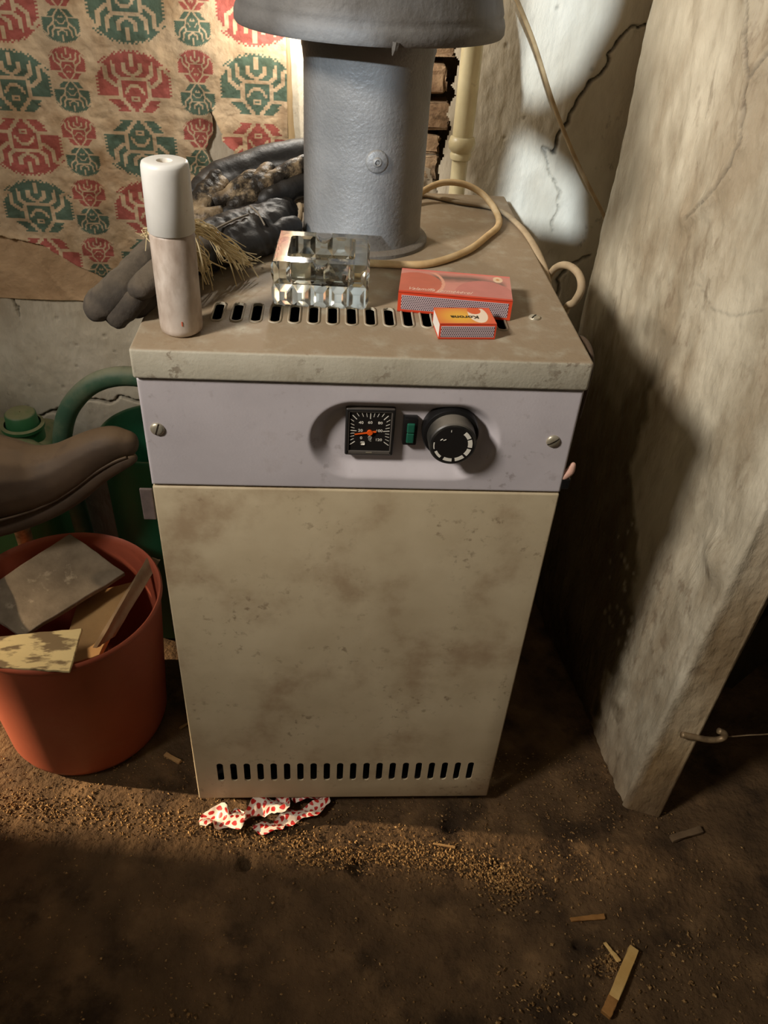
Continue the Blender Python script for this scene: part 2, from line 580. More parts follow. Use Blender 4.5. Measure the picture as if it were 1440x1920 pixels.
MAT['saddle'] = M('dusty_vinyl', [(0.35, c(58, 46, 36)), (0.65, c(80, 64, 50))], 14, rough=.62, bump=.15, bscale=120, dust=(c(118, 96, 72), .8))
MAT['bag'] = M('dark_plastic_film', [(0.35, c(26, 28, 30)), (0.65, c(52, 56, 58))], 20, rough=.4)
MAT['steel'] = M('rusty_steel', [(0.35, c(112, 90, 66)), (0.65, c(166, 142, 108))], 60, rough=.5, metallic=.4)
MAT['door_wood'] = M('dark_old_wood', [(0.3, c(34, 27, 16)), (0.7, c(60, 48, 30))], 10, rough=.8, stretch=(6, 6, .6), bump=.3)
MAT['debris'] = M('wood_crumbs', [(0.3, c(70, 50, 28)), (0.5, c(134, 100, 58)), (0.7, c(196, 160, 106))], 300, detail=1, rough=.85)
MAT['ash'] = M('ash', [(0.35, c(52, 46, 40)), (0.65, c(112, 100, 86))], 140, rough=.95, bump=.8, bscale=300)
MAT['crumple'] = M('dirty_wrapping_paper', [(0.3, c(120, 104, 84)), (0.7, c(186, 172, 148))], 24, rough=.8, bump=.3, dirt=(c(70, 54, 38), 20, .5, .7, .7))

# glass
g = bpy.data.materials.new('clear_glass')
g.use_nodes = True
gp = g.node_tree.nodes['Principled BSDF']
gp.inputs['Base Color'].default_value = (0.92, 0.94, 0.85, 1)
gp.inputs['Transmission Weight'].default_value = 1.0
gp.inputs['IOR'].default_value = 1.5
gp.inputs['Roughness'].default_value = 0.09
MAT['glass'] = g


def print_mat(name, build):
    m = bpy.data.materials.new(name)
    m.use_nodes = True
    build(m.node_tree, m.node_tree.nodes['Principled BSDF'])
    return m


def dots_build(nt, p):
    N, L = nt.nodes, nt.links
    uv = N.new('ShaderNodeUVMap')
    v = N.new('ShaderNodeTexVoronoi')
    v.voronoi_dimensions = '2D'
    v.inputs['Scale'].default_value = 1.0
    v.inputs['Randomness'].default_value = 0.25
    L.new(uv.outputs[0], v.inputs['Vector'])
    r = N.new('ShaderNodeMapRange')
    r.inputs['From Min'].default_value = .30
    r.inputs['From Max'].default_value = .35
    L.new(v.outputs['Distance'], r.inputs['Value'])
    mx = N.new('ShaderNodeMix'); mx.data_type = 'RGBA'
    mx.inputs['A'].default_value = c(190, 32, 26)
    mx.inputs['B'].default_value = c(238, 222, 204)
    L.new(r.outputs[0], mx.inputs['Factor'])
    L.new(mx.outputs['Result'], p.inputs['Base Color'])
    p.inputs['Roughness'].default_value = .45


MAT['dots'] = print_mat('red_dotted_film', dots_build)


def attr_build(nt, p):
    a = nt.nodes.new('ShaderNodeVertexColor')
    a.layer_name = 'Col'
    nt.links.new(a.outputs['Color'], p.inputs['Base Color'])
    p.inputs['Roughness'].default_value = .5


MAT['print'] = print_mat('printed_card', attr_build)

# ================================================================== SETTING
# ---- floor
fx = np.unique(np.concatenate([np.linspace(-2.8, -.62, 30), np.arange(-.62, .72, .004), np.linspace(.72, 1.6, 14)]))
fy = np.unique(np.concatenate([np.linspace(-2.0, -.36, 20), np.arange(-.36, .30, .004), np.linspace(.30, .75, 24)]))
X, Y = np.meshgrid(fx, fy, indexing='ij')
low = fbm(X * 7, Y * 7, 4) * .008 + fbm(X * 40, Y * 40, 3, 1) * .003
Z = np.minimum(low - .003, 0)
pit = np.zeros_like(X)
for (px, py, pr) in [(.325, -.232, .010), (.215, -.095, .012), (-.135, -.085, .011), (.02, -.09, .016), (.155, -.032, .014), (.30, -.20, .007)]:
    pit = np.maximum(pit, np.clip(1.3 - np.hypot(X - px, (Y - py) * 1.2) / pr, 0, 1))
Z = Z - pit * .012
me = grid_mesh(np.stack([X, Y, Z], -1))
set_col(me, np.repeat((1 - .35 * pit)[..., None], 3, -1))
floor = tag(obj('floor', me, MAT['floor'], smooth=3.2), kind='structure')

# ---- back wall with its cracks and the broken gap behind the flue
wx = np.unique(np.concatenate([np.linspace(-2.8, -.64, 30), np.arange(-.64, .47, .0022), np.linspace(.47, 1.6, 16)]))
wz = np.unique(np.concatenate([np.linspace(0, .25, 8), np.arange(.25, 1.0, .0022), np.linspace(1.0, 2.4, 16)]))
X, Z = np.meshgrid(wx, wz, indexing='ij')
t = np.clip((X + .09) / .10, 0, 1)
Yb = .602 + .018 * t * t * (3 - 2 * t)
wig = lambda a, k: fbm(X * 60, Z * 60, 3, k) * a
CR1 = [(.43, .938), (.41, .934), (.381, .926), (.366, .911), (.351, .893), (.353, .875), (.334, .854), (.327, .84), (.315, .814), (.309, .796), (.302, .779), (.303, .755)]
CR2 = [(.303, .755), (.286, .765), (.299, .731), (.316, .708), (.325, .68), (.318, .66), (.323, .64)]
CR3 = [(-.56, .277), (-.497, .300), (-.457, .318), (-.425, .311), (-.398, .323), (-.379, .315), (-.34, .32)]
CR4 = [(.39, .60), (.36, .585), (.345, .56), (.35, .53)]
CR5 = [(-.546, .50), (-.541, .485), (-.545, .47)]
cx_, cz_ = X + wig(.012, 0), Z + wig(.012, 2)
d1 = dist_poly(cx_, cz_, CR1); d2 = dist_poly(cx_, cz_, CR2); d3 = dist_poly(cx_, cz_, CR3)
d4 = dist_poly(cx_, cz_, CR4); d5 = dist_poly(cx_, cz_, CR5)
crack = np.exp(-(d1 / .0017) ** 2) + .6 * np.exp(-(d2 / .0012) ** 2) + .9 * np.exp(-(d3 / .0020) ** 2) + .8 * np.exp(-(d4 / .002) ** 2) + .7 * np.exp(-(d5 / .0012) ** 2)
crack = np.clip(crack, 0, 1)
step = np.where(X > .302, .0025 * np.exp(-(d1 / .03) ** 2), 0)          # plaster lifted along one lip of the crack
bump = fbm(X * 9, Z * 9, 4) * .008 + fbm(X * 55, Z * 30, 3, 1) * .0022 + fbm(X * 160, Z * 40, 2, 2) * .0009
flat = np.clip((X + .60) / .02, 0, 1) * np.clip((.09 + -X) / .03, 0, 1) * np.clip((Z - .5) / .02, 0, 1)
dents = np.zeros_like(X)
for _ in range(70):
    a, b, r = random.uniform(-.62, .44), random.uniform(.3, .98), random.uniform(.002, .005)
    dents = np.maximum(dents, np.clip(1.2 - np.hypot(X - a, Z - b) / r, 0, 1))
Yw = Yb - bump * (1 - .7 * flat) + crack * .011 - step + dents * .002
HOLE = [(.02, .60), (.118, .60), (.126, .70), (.130, .745), (.138, .782), (.131, .80), (.133, .815), (.142, .826), (.133, .842), (.139, .858),
        (.141, .870), (.136, .880), (.142, .96), (.02, .98)]
hx, hz = X + fbm(X * 90, Z * 90, 3, 3) * .010, Z + fbm(X * 90, Z * 90, 3, 1) * .010
keep = ~inside_poly(hx[:-1, :-1], hz[:-1, :-1], HOLE)
rim = np.exp(-(dist_poly(X, Z, HOLE[1:-1]) / .006) ** 2)
col = np.ones(X.shape + (3,))
stain = np.clip(crack * .85 + dents * .35, 0, .9)
warm = np.clip(fbm(X * 5, Z * 5, 4, 2) * 2, 0, 1) * .25
col *= (1 - stain)[..., None]
col *= 1 - np.stack([warm * .5, warm * .7, warm], -1)
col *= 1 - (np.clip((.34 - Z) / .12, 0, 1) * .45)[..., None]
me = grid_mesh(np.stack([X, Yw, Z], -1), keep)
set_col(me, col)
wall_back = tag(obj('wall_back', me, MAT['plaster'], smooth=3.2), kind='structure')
# rubble seen through the gap
obj('mortar_backing', box((.08, .705, .79), (.24, .02, .46), .002), MAT['mortar'], wall_back)
zz = .605
k = 0
while zz < .96:
    h = random.uniform(.026, .04)
    bm = bmesh.new()
    add_box(bm, (0, 0, 0), (.12 + random.uniform(-.02, .012), .06, h), .004, None, 1)
    bmesh.ops.subdivide_edges(bm, edges=bm.edges[:], cuts=2, use_grid_fill=True)
    for v in bm.verts: v.co += Vector((random.uniform(-1, 1), random.uniform(-1, 1), random.uniform(-1, 1))) * .003
    bmesh.ops.rotate(bm, cent=(0, 0, 0), matrix=Matrix.Rotation(random.uniform(-.12, .12), 3, 'Y'), verts=bm.verts)
    bmesh.ops.translate(bm, vec=(.074 + random.uniform(-.006, .006), .660 + random.uniform(-.008, .008), zz + h / 2), verts=bm.verts)
    obj('brick', bm_mesh(bm), MAT['brick'], wall_back, smooth=.5)
    zz += h + random.uniform(.006, .012)
    k += 1

# ---- plastered pier on the right
poly = np.array([(.505, .80), (.355, .487), (.3845, .237), (.413, -.004), (.467, -.026), (.50, .2), (.53, .5), (.56, .80)])


def densify(p, step):
    out = []
    for a, b in zip(p[:-1], p[1:]):
        n = max(1, int(np.linalg.norm(b - a) / step))
        for i in range(n): out.append(a + (b - a) * i / n)
    out.append(p[-1])
    return np.array(out)


pp = densify(poly, .0032)
for _ in range(6):
    q = pp.copy()
    q[1:-1] = .25 * pp[:-2] + .5 * pp[1:-1] + .25 * pp[2:]
    pp = q
tg = np.gradient(pp, axis=0); tg /= np.linalg.norm(tg, axis=1)[:, None]
nm = np.stack([tg[:, 1], -tg[:, 0]], -1)
if np.dot(nm[len(nm) // 3], np.array([-1, 0])) < 0: nm = -nm
arc = np.concatenate([[0], np.cumsum(np.linalg.norm(np.diff(pp, axis=0), axis=1))])
pz = np.unique(np.concatenate([np.arange(0, 1.1, .0032), np.linspace(1.1, 2.4, 16)]))
Uu, Zz = np.meshgrid(arc, pz, indexing='ij')
PX = np.repeat(pp[:, :1], len(pz), 1); PY = np.repeat(pp[:, 1:], len(pz), 1)
u0 = .347                                    # arc position of the far-left corner
yfac = np.clip(1 - PY / .48, 0, 1)
lean = np.where(PX < .46, .018, .003) * np.clip(Zz / .57, 0, 1.15) * yfac
uc = arc[np.argmin(np.hypot(pp[:, 0] - .416, pp[:, 1] + .003))]
RID = [(.19, 1.02), (.205, .99), (.245, .925), (.25, .90), (.265, .87), (.255, .83), (.235, .80), (.20, .77)]
RID = [(u0 + a, b) for a, b in RID]
RID2 = [(u0 + .245, .925), (u0 + .30, .99), (u0 + .33, 1.04)]
SCR = [(u0 + .26, .715), (u0 + .30, .70), (u0 + .34, .71), (u0 + .38, .735)]
ru, rz = Uu + fbm(Uu * 40, Zz * 40, 3) * .014, Zz + fbm(Uu * 40, Zz * 40, 3, 2) * .014
dr = np.minimum(dist_poly(ru, rz, RID), dist_poly(ru, rz, RID2))
ds = dist_poly(Uu, Zz, SCR)
disp = fbm(Uu * 8, Zz * 5, 4) * .008 + fbm(Uu * 60 + Zz * 12, Zz * 14, 4, 1) * .0040 + fbm(Uu * 150 + Zz * 30, Zz * 45, 3, 2) * .0026
disp += .006 * np.exp(-(dr / .012) ** 2) - .004 * np.exp(-(dr / .002) ** 2)
disp += .012 * np.exp(-(((Uu - uc + .035) / .03) ** 2 + ((Zz - .46) / .022) ** 2))       # the knob-like dent at the crease
disp -= .010 * np.exp(-(((Uu - uc + .075) / .03) ** 2 + ((Zz - .45) / .05) ** 2))
disp += .003 * np.exp(-((Uu - uc) / .006) ** 2) * np.clip(Zz / .2, 0, 1)
disp *= 1 - .85 * np.clip((Uu - uc - .035) / .02, 0, 1)
disp -= (Uu < uc) * np.clip((.10 - Zz) / .10, 0, 1) * .012 * (fbm(Uu * 25, Zz * 25, 3, 3) + .5)
P = np.stack([PX + nm[:, None, 0] * disp + lean, PY + nm[:, None, 1] * disp, Zz], -1)
me = grid_mesh(P)
# flaked damp paint and the boiler's shadow, both coloured dark away from the crease
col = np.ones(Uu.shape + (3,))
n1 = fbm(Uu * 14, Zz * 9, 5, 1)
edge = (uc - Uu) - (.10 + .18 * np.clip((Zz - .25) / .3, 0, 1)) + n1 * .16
flaked_shade = np.clip(-(-edge) / .02, 0, 1) * np.clip((.62 - Zz + fbm(Uu * 10, Zz * 10, 4, 3) * .2) / .10, 0, 1)
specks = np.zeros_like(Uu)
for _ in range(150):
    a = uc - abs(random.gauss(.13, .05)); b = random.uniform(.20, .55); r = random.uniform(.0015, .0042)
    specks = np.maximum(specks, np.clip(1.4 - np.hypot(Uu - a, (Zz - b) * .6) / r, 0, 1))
flaked_shade *= (1 - specks * .9)
flaked_shade *= (Uu < uc)
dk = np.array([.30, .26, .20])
col = col * (1 - flaked_shade[..., None]) + dk * flaked_shade[..., None]
brown = np.clip((Uu - uc) / .012, 0, 1) * np.clip((.60 - Zz) / .2, 0, 1)
col *= 1 - brown[..., None] * np.array([.38, .48, .60]) * (1 + n1 * .8)[..., None]
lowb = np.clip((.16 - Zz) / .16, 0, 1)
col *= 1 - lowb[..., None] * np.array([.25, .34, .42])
col *= (1 - .5 * np.exp(-(dr / .0018) ** 2) - .3 * np.exp(-(ds / .0014) ** 2))[..., None]
col = np.clip(col, .02, 1)
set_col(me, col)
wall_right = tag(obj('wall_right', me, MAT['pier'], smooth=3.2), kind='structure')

# ---- dark door leaf beyond the pier, built of boards
door = tag(obj('door_1', box((.94, .30, 1.0), (.86, .03, 1.98), .003), MAT['door_wood']), kind='structure')
for i in range(6):
    obj('door_board', box((.575 + i * .145, .279, 1.0), (.139, .016, 1.96), .003), MAT['door_wood'], door)
obj('door_rail', box((.94, .262, .16), (.84, .022, .10), .003), MAT['door_wood'], door)
# ---- unseen sides of the room: the doorway wall on the left, the wall behind the photographer, its openings shaped to cast the sun patches
tag(obj('wall_left', box((-1.70, -.9375, 1.2), (.10, 2.125, 2.4), .002), MAT['plaster']), kind='structure')
me_l = bpy.data.objects['wall_left'].data
set_col(me_l, np.ones((len(me_l.vertices), 3)))
outer = [(-1.75, 0), (1.6, 0), (1.6, 2.4), (-1.75, 2.4)]
WY = -1.25
off = lambda x, z: (x - SUN_M * (.62 - WY), z + SUN_E * (.62 - WY))
sun_cutA = [(-.526, 1.235), (-.412, 1.235), (-.412, 1.47), (-.526, 1.47)]
sun_cutB = [off(.226, .640), off(.372, .625), off(.352, .712), off(.268, .775), off(.236, .790), off(.228, .74)]  # added openings, traced back along the sun from the patches they throw
sun_cutC = [off(.205, 1.12), off(.222, .825), off(.276, .812), off(.322, .85), off(.352, .925), off(.375, 1.12)]
me = curve_plate([outer, sun_cutA, sun_cutB, sun_cutC], .03)
me.transform(Matrix.Translation((0, WY, 0)) @ Matrix.Rotation(math.pi / 2, 4, 'X'))
set_col(me, np.ones((len(me.vertices), 3)))
tag(obj('wall_front', me, MAT['plaster']), kind='structure')

# ================================================================== WALLPAPER
paper = thing('wallpaper', (-.35, .596, .505), 'stained brown wallpaper with red and green folk medallions on the back wall', 'wallpaper')
xs = np.arange(-.74, -.0985, .0011); zs = np.arange(.51, 1.06, .0011)
X, Z = np.meshgrid(xs, zs, indexing='ij')
BG = np.array(c(186, 162, 134)[:3]); RED = np.array(c(154, 82, 74)[:3]); GRN = np.array(c(82, 100, 86)[:3])
img = np.ones(X.shape + (3,)) * BG


def seg(x, y, pts):
    return dist_poly(x, y, pts)


def motif(cxp, czp, w, h, colr, flip, cells, lw):
    global img
    u = (X - cxp) / (w / 2)
    v = (Z - czp) / (h / 2) * (-1 if flip else 1)
    m = (np.abs(u) < 1.1) & (np.abs(v) < 1.1)
    if not m.any(): return
    uu, vv = u[m], v[m]
    q = 2.0 / cells
    a = (np.floor(uu / q) + .5) * q
    b = (np.floor(vv / q) + .5) * q
    au = np.abs(a)
    # outline: dome above, stepped trapezoid below
    ins = np.where(b > -.46, (np.abs(a) < 1.0) & ((a * .93) ** 2 + np.clip(b, 0, 2) ** 2 * 1.0 < 1.0), au < .78 - (-.46 - b) * .66)
    ins &= (b > -.96)
    edge_t = (np.floor(uu / q) + np.floor(vv / q)) % 2 == 0
    core = np.where(b > -.46, (au < 1.0 - q) & ((a * .93) ** 2 + np.clip(b, 0, 2) ** 2 < 1 - 2.4 * q), au < .78 - q - (-.46 - b) * .66)
    ins &= (core | edge_t)
    px, py = a, b
    L = 1e9
    ax = np.abs(px)
    lines = [[(.33, .13), (.36, .13), (.50, .28), (.53, .62)],                  # inner arms
             [(.40, -.08), (.47, -.12), (.70, .10), (.74, .48), (.80, .52), (.98, .30)],   # outer arms
             [(0, .13), (.34, .13), (.40, -.08), (.37, -.52), (.10, -.93)],      # lozenge
             [(.37, -.50), (.72, -.50)],                                          # legs
             [(.22, .55), (.22, .36), (.02, .22), (.02, .13)]]                   # cup
    d = np.full(px.shape, 1e9)
    for l in lines: d = np.minimum(d, seg(ax, py, l))
    ln = d < lw
    ln |= (ax < lw * 1.1) & (py > .66) & (py < .90)
    ln |= (ax < lw * .55) & (py > .52) & (py < .68)
    ln |= seg(ax, py, [(.0, -.10), (.10, -.12), (.26, -.34)]) < lw * .62
    ln |= (seg(ax, py, [(0, -.47), (.10, -.50), (.06, -.56)]) < lw * .75)
    on = ins & ~ln
    sub = img[m]
    sub[on] = colr
    img[m] = sub


BW, BH, SW, SH = .102, .079, .0485, .0405
for cxp, rows in ((-.474, [(.991, 1), (.905, 0), (.820, 1), (.735, 0), (.650, 1), (.566, 0)]),
                  (-.310, [(.997, 0), (.912, 1), (.826, 0), (.740, 1), (.655, 0), (.570, 1)]),
                  (-.141, [(1.003, 1), (.917, 0), (.831, 1), (.745, 0), (.66, 1), (.575, 0)]),
                  (-.640, [(.985, 0), (.900, 1), (.815, 0), (.730, 1), (.645, 0), (.56, 1)])):
    for zc, grn in rows:
        up_ = (cxp == -.310 or cxp == -.640)
        flip = (grn == 1) if up_ else (grn == 0)
        motif(cxp, zc, BW, BH, GRN if grn else RED, flip, 36, .054)
for cxp, z0 in ((-.396, .8455), (-.224, .8505), (-.560, .8415)):
    for i in range(-4, 4):
        zr = z0 + i * .0857
        motif(cxp, zr, SW, SH, RED, False, 44, .046)
        motif(cxp, zr - .0418, SW, SH, GRN, True, 44, .046)
fade = 1 + fbm(X * 22, Z * 22, 5) * .75
img = img * fade[..., None]
spots = np.clip(fbm(X * 26, Z * 26, 5, 2) * 3.2 - .35, 0, .8)
img = img * (1 - spots[..., None] * np.array([.35, .42, .5]))
TEAR = [(-.2065, .796), (-.203, .790), (-.196, .772), (-.193, .757), (-.178, .745), (-.180, .730), (-.205, .722), (-.214, .730), (-.219, .745), (-.213, .758), (-.205, .765), (-.2055, .78)]
jx, jz = X + fbm(X * 120, Z * 120, 2) * .004, Z + fbm(X * 120, Z * 120, 2, 1) * .004
kt = inside_poly(jx, jz, TEAR)
LOWX = [-.80, -.56, -.541, -.51, -.48, -.45, -.429, -.398, -.39, -.30, -.05]
LOWZ = [.608, .608, .606, .600, .592, .574, .560, .546, .540, .520, .51]
kl = Z < np.interp(X, LOWX, LOWZ) + fbm(X * 80, Z * 0, 2) * .003
keep = ~(kt | kl)[:-1, :-1]
dte = dist_poly(X, Z, TEAR + TEAR[:1])
curl = .006 * np.exp(-(dte / .006) ** 2) * (X > -.205) + .004 * np.exp(-((Z - np.interp(X, LOWX, LOWZ)) / .006) ** 2) * (.4 + vn(X * 30, Z * 0))
curl += .004 * np.exp(-((X + .10) / .006) ** 2)
wr = fbm(X * 16, Z * 16, 4) * .006 + np.abs(fbm(X * 26, Z * 26, 3, 1)) * .009 + np.abs(fbm(X * 70, Z * 70, 3, 2)) * .003
Yp = .5975 - curl - np.abs(wr) * .8
me = grid_mesh(np.stack([X, Yp, Z], -1), keep)
set_col(me, np.clip(img, 0, 1))
obj('printed_sheet', me, MAT['paper'], paper, smooth=3.2)
bx = np.arange(-.80, -.155, .004); bz = np.arange(.503, .63, .004)
X, Z = np.meshgrid(bx, bz, indexing='ij')
dd = dist_poly(X, Z, [(-.515, .602), (-.498, .574), (-.455, .508)])
Yp = .6005 - np.abs(fbm(X * 12, Z * 12, 4)) * .007 - .003 * np.exp(-(dd / .0045) ** 2) - .002 * np.exp(-((Z - .503) / .006) ** 2)
obj('backing_sheet', grid_mesh(np.stack([X, Yp, Z], -1)), MAT['kraft'], paper, smooth=3.2)
# bare curled margin beside the last medallion column
mz = np.arange(.70, 1.06, .006)
mu = np.linspace(0, 1, 7)
Um, Zm = np.meshgrid(mu, mz, indexing='ij')
wdt = .006 + .006 * np.clip((.90 - Zm) / .14, 0, 1) + fbm(Zm * 40, Um * 0, 2) * .003
obj('curled_margin', grid_mesh(np.stack([-.1005 + Um * wdt, .5945 - .004 * np.sin(Um * 2.6) + fbm(Um * 3, Zm * 40, 2) * .002, Zm], -1)),
    MAT['lath'], paper, smooth=3.2)

# ================================================================== BOILER
H = .7256
boiler = thing('boiler', (0, .25, 0), 'waist-high beige floor-standing gas boiler with grey control panel', 'boiler')


def stadium(cx, cy, w, h, n=8):
    """rounded slot outline, long side along the larger dimension, w by h"""
    r = min(w, h) / 2 * .98
    ex, ey = w / 2 - r, h / 2 - r
    pts = []
    for (sx, sy, a0) in ((1, 1, 0), (-1, 1, 90), (-1, -1, 180), (1, -1, 270)):
        for i in range(n // 2 + 1):
            a = math.radians(a0 + 90 * i / (n // 2))
            pts.append((cx + sx * ex + r * math.cos(a), cy + sy * ey + r * math.sin(a)))
    return pts


def prism(poly, z0, z1, axis='Z'):
    n = len(poly)
    f = (lambda a, b, z: (a, b, z)) if axis == 'Z' else (lambda a, b, z: (a, z, b))
    V = [f(a, b, z0) for a, b in poly] + [f(a, b, z1) for a, b in poly]
    F = [tuple(range(n))[::-1], tuple(range(n, 2 * n))] + [(i, (i + 1) % n, n + (i + 1) % n, n + i) for i in range(n)]
    bm = bmesh.new()
    me = pyd(V, F)
    bm.from_mesh(me)
    bmesh.ops.recalc_face_normals(bm, faces=bm.faces)
    return bm_mesh(bm)


# lid
lid = box((0, .2475, H - .015), (.42, .503, .03), .003, None, 3)
inner = box((0, .2475, H - .0165 - .001), (.4172, .5002, .0315))
slots = [prism(stadium(-.141 + i * .01840, .080, .0092, .041, 8), H - .02, H + .01) for i in range(16)]
lid = evaluated(lid, [('BOOLEAN', dict(object=inner, operation='DIFFERENCE', solver='EXACT')),
                      ('BOOLEAN', dict(object=join(slots), operation='DIFFERENCE', solver='EXACT'))])
obj('lid', lid, MAT['lid'], boiler, smooth=.6)
lid_o = bpy.data.objects['lid']
# raised rounded lips round the lid slots
rims = []
for i in range(16):
    p = stadium(-.141 + i * .01840, .080, .0108, .0428, 8)
    p = p + p[:2]
    rims.append(([(x, y, H + .0002) for x, y in p], .0011))
obj('slot_lips', tubes(rims, 6), MAT['lid'], lid_o, smooth=3.2)


def screw(x, y, z, r, nrm, parent, ang):
    """slotted screw head with its axis along nrm"""
    me = lathe([(0.0001, .0028), (r * .55, .0027), (r * .9, .0018), (r, .0006), (r, -.004)], 28, cap0=True)
    cut = box((0, 0, .0026), (r * 2.4, r * .24, .0026))
    me = evaluated(me, [('BOOLEAN', dict(object=cut, operation='DIFFERENCE', solver='EXACT'))])
    q = Vector((0, 0, 1)).rotation_difference(Vector(nrm)).to_matrix().to_4x4()
    me.transform(Matrix.Translation((x, y, z)) @ q @ Matrix.Rotation(ang, 4, 'Z'))
    return obj('screw', me, MAT['screw'], parent, smooth=.7)


screw(.172, .090, H, .0060, (0, 0, 1), lid_o, .9)

# control panel with a pressed oval recess
z0, z1 = .5745, .6940
gx = np.concatenate([[-.2081, -.2080], np.linspace(-.2072, .2072, 300), [.2080, .2081]])
gz = np.concatenate([[z0, z0 + .0001], np.linspace(z0 + .0012, z1 - .0012, 90), [z1 - .0001, z1]])
X, Z = np.meshgrid(gx, gz, indexing='ij')
rcx, rcz, hw, hh = .042, .632, .095, .0455
dx = np.maximum(np.abs(X - rcx) - (hw - hh), 0)
sd = np.hypot(dx, Z - rcz) - hh
tt = np.clip((-sd) / .017, 0, 1)
tt = tt * tt * (3 - 2 * tt)
Yp = .013 * tt
ed = np.minimum(np.minimum(X + .2081, .2081 - X), np.minimum(Z - z0, z1 - Z))
Yp += .0016 * (1 - np.clip(ed / .0016, 0, 1)) ** 2
Yp[0], Yp[-1], Yp[:, 0], Yp[:, -1] = .03, .03, .03, .03
me = grid_mesh(np.stack([X, Yp, Z], -1))
panel = obj('control_panel', me, MAT['panel'], boiler, smooth=1.0)
screw(-.195, 0, .6405, .0068, (0, -1, 0), panel, 1.25)
screw(.1885, 0, .6375, .0068, (0, -1, 0), panel, .6)

# front panel
fp = box((0, .0105, (.0205 + .5725) / 2), (.4163, .021, .552), .0022, None, 3)
inn = box((0, .0125 + .001, (.0205 + .5725) / 2), (.4137, .0225, .5494))
sl = [prism(stadium(-.1735 + i * .01832, .0835, .0088, .041, 8), -.01, .02, 'Y') for i in range(20)]
fp = evaluated(fp, [('BOOLEAN', dict(object=inn, operation='DIFFERENCE', solver='EXACT')),
                    ('BOOLEAN', dict(object=join(sl), operation='DIFFERENCE', solver='EXACT'))])
obj('front_panel', fp, MAT['door'], boiler, smooth=.6)
# casing: two sides, a back and a bottom pan, with a dark-coloured heat exchanger shading the slots
for sx in (-1, 1):
    obj('side_panel', box((sx * .2055, .262, .362), (.002, .468, .664)), MAT['lid'], boiler)
obj('back_panel', box((0, .496, .362), (.41, .002, .664)), MAT['lid'], boiler)
obj('bottom_pan', box((0, .26, .012), (.395, .46, .024), .002), MAT['firebox'], boiler)
obj('heat_exchanger', box((0, .30, .34), (.34, .34, .60), .004), MAT['firebox'], boiler)
obj('air_shield', box((0, .075, .36), (.40, .002, .62)), MAT['firebox'], boiler)
obj('side_bracket', box((-.2180, .012, .541), (.013, .003, .040), .001), MAT['bracket'], boiler)
# small pinkish latch lever on the right flank, on a dark boss
lt = obj('side_latch', blob([([(.209, .004, .592), (.2145, .004, .599), (.2160, .004, .607)], [.0042, .0046, .0030])], .0012, 3), MAT['latch'], boiler, smooth=3.2)
obj('latch_boss', box((.2115, .006, .585), (.010, .012, .014), .002), MAT['black'], lt)

# thermometer
Yr = .013
th = obj('thermometer', box((.0075, .0095, .6390), (.0480, .010, .0535), .0018, None, 3), MAT['bezel'], boiler, smooth=.6)
cut = box((.0075, -.002, .6385), (.0432, .018, .0487))
th.data = evaluated(th.data, [('BOOLEAN', dict(object=cut, operation='DIFFERENCE', solver='EXACT'))])
th.data.polygons.foreach_set('use_smooth', [True] * len(th.data.polygons)); th.data.set_sharp_from_angle(angle=.6)
FY = .0066                                    # plane of the dial
obj('dial', box((.0075, FY + .0001, .6385), (.0430, .0004, .0485)), MAT['dial'], th)
bmf = bmesh.new()
for (a, b, w, h) in ((.0075, .6621, .0430, .0014), (.0075, .6158, .0430, .0030), (-.0134, .6385, .0014, .0485), (.0284, .6385, .0014, .0485)):
    add_box(bmf, (a, FY - .0008, b), (w, .0016, h), .0003, None, 1)
obj('inner_frame', bm_mesh(bmf), MAT['inner_bezel'], th)
dcx, dcz = .0075, .6388
SC = .0400 / 430.0 * 1.0                      # metres per unit of the measured dial sketch
SZ = .0455 / 410.0
bmt = bmesh.new()
TX, TY = [], []
for i in range(25):
    a = math.radians(218 - i * (256 / 24))
    ca, sa = math.cos(a), math.sin(a)
    ro = min(.0192 / abs(ca) if abs(ca) > .05 else 9, .0212 / abs(sa) if abs(sa) > .05 else 9, .0255)
    ln = .0062 if i % 4 == 0 else .0042
    wd = .0008 if i % 4 == 0 else .0005
    mid = ro - ln / 2
    add_box(bmt, (dcx + mid * ca, FY - .0003, dcz + mid * sa), (ln, .0002, wd), 0, Matrix.Rotation(-a, 3, 'Y'))
tm = [bm_mesh(bmt)]
RX = Matrix.Rotation(math.pi / 2, 4, 'X')
for s, x, zz_ in (('0', -.0082, -.0070), ('20', -.0092, .0016), ('40', -.0088, .0105), ('60', 0, .0108), ('80', .0098, .0105), ('100', .0090, .0016), ('120', .0090, -.0088)):
    tm.append(text_mesh(s, .0040, Matrix.Translation((dcx + x, FY - .0004, dcz + zz_)) @ RX, sx=1.15, bold=.00006))
tm.append(text_mesh('°C', .0030, Matrix.Translation((dcx + .0004, FY - .0004, dcz - .0098)) @ RX))
tm.append(box((dcx - .0066, FY - .0004, dcz - .0130), (.0042, .0002, .0034), .0008))
ringp = [(dcx + .0004 + .0017 * math.cos(a), FY - .0004, dcz - .0062 + .0017 * math.sin(a)) for a in np.linspace(0, 6.283, 14)]
tm.append(tubes([(ringp, .0002)], 5))
tm.append(tubes([([(dcx - .0004, FY - .0004, dcz - .0062), (dcx + .0012, FY - .0004, dcz - .0062)], .0002)], 5))
obj('dial_markings', join(tm), MAT['white'], th)
na = math.radians(190)
nd = []
vx, vz = math.cos(na), math.sin(na)
w0, w1 = .0006, .0013
tip = (dcx + .0150 * vx, dcz + .0150 * vz); tail = (dcx - .0062 * vx, dcz - .0062 * vz)
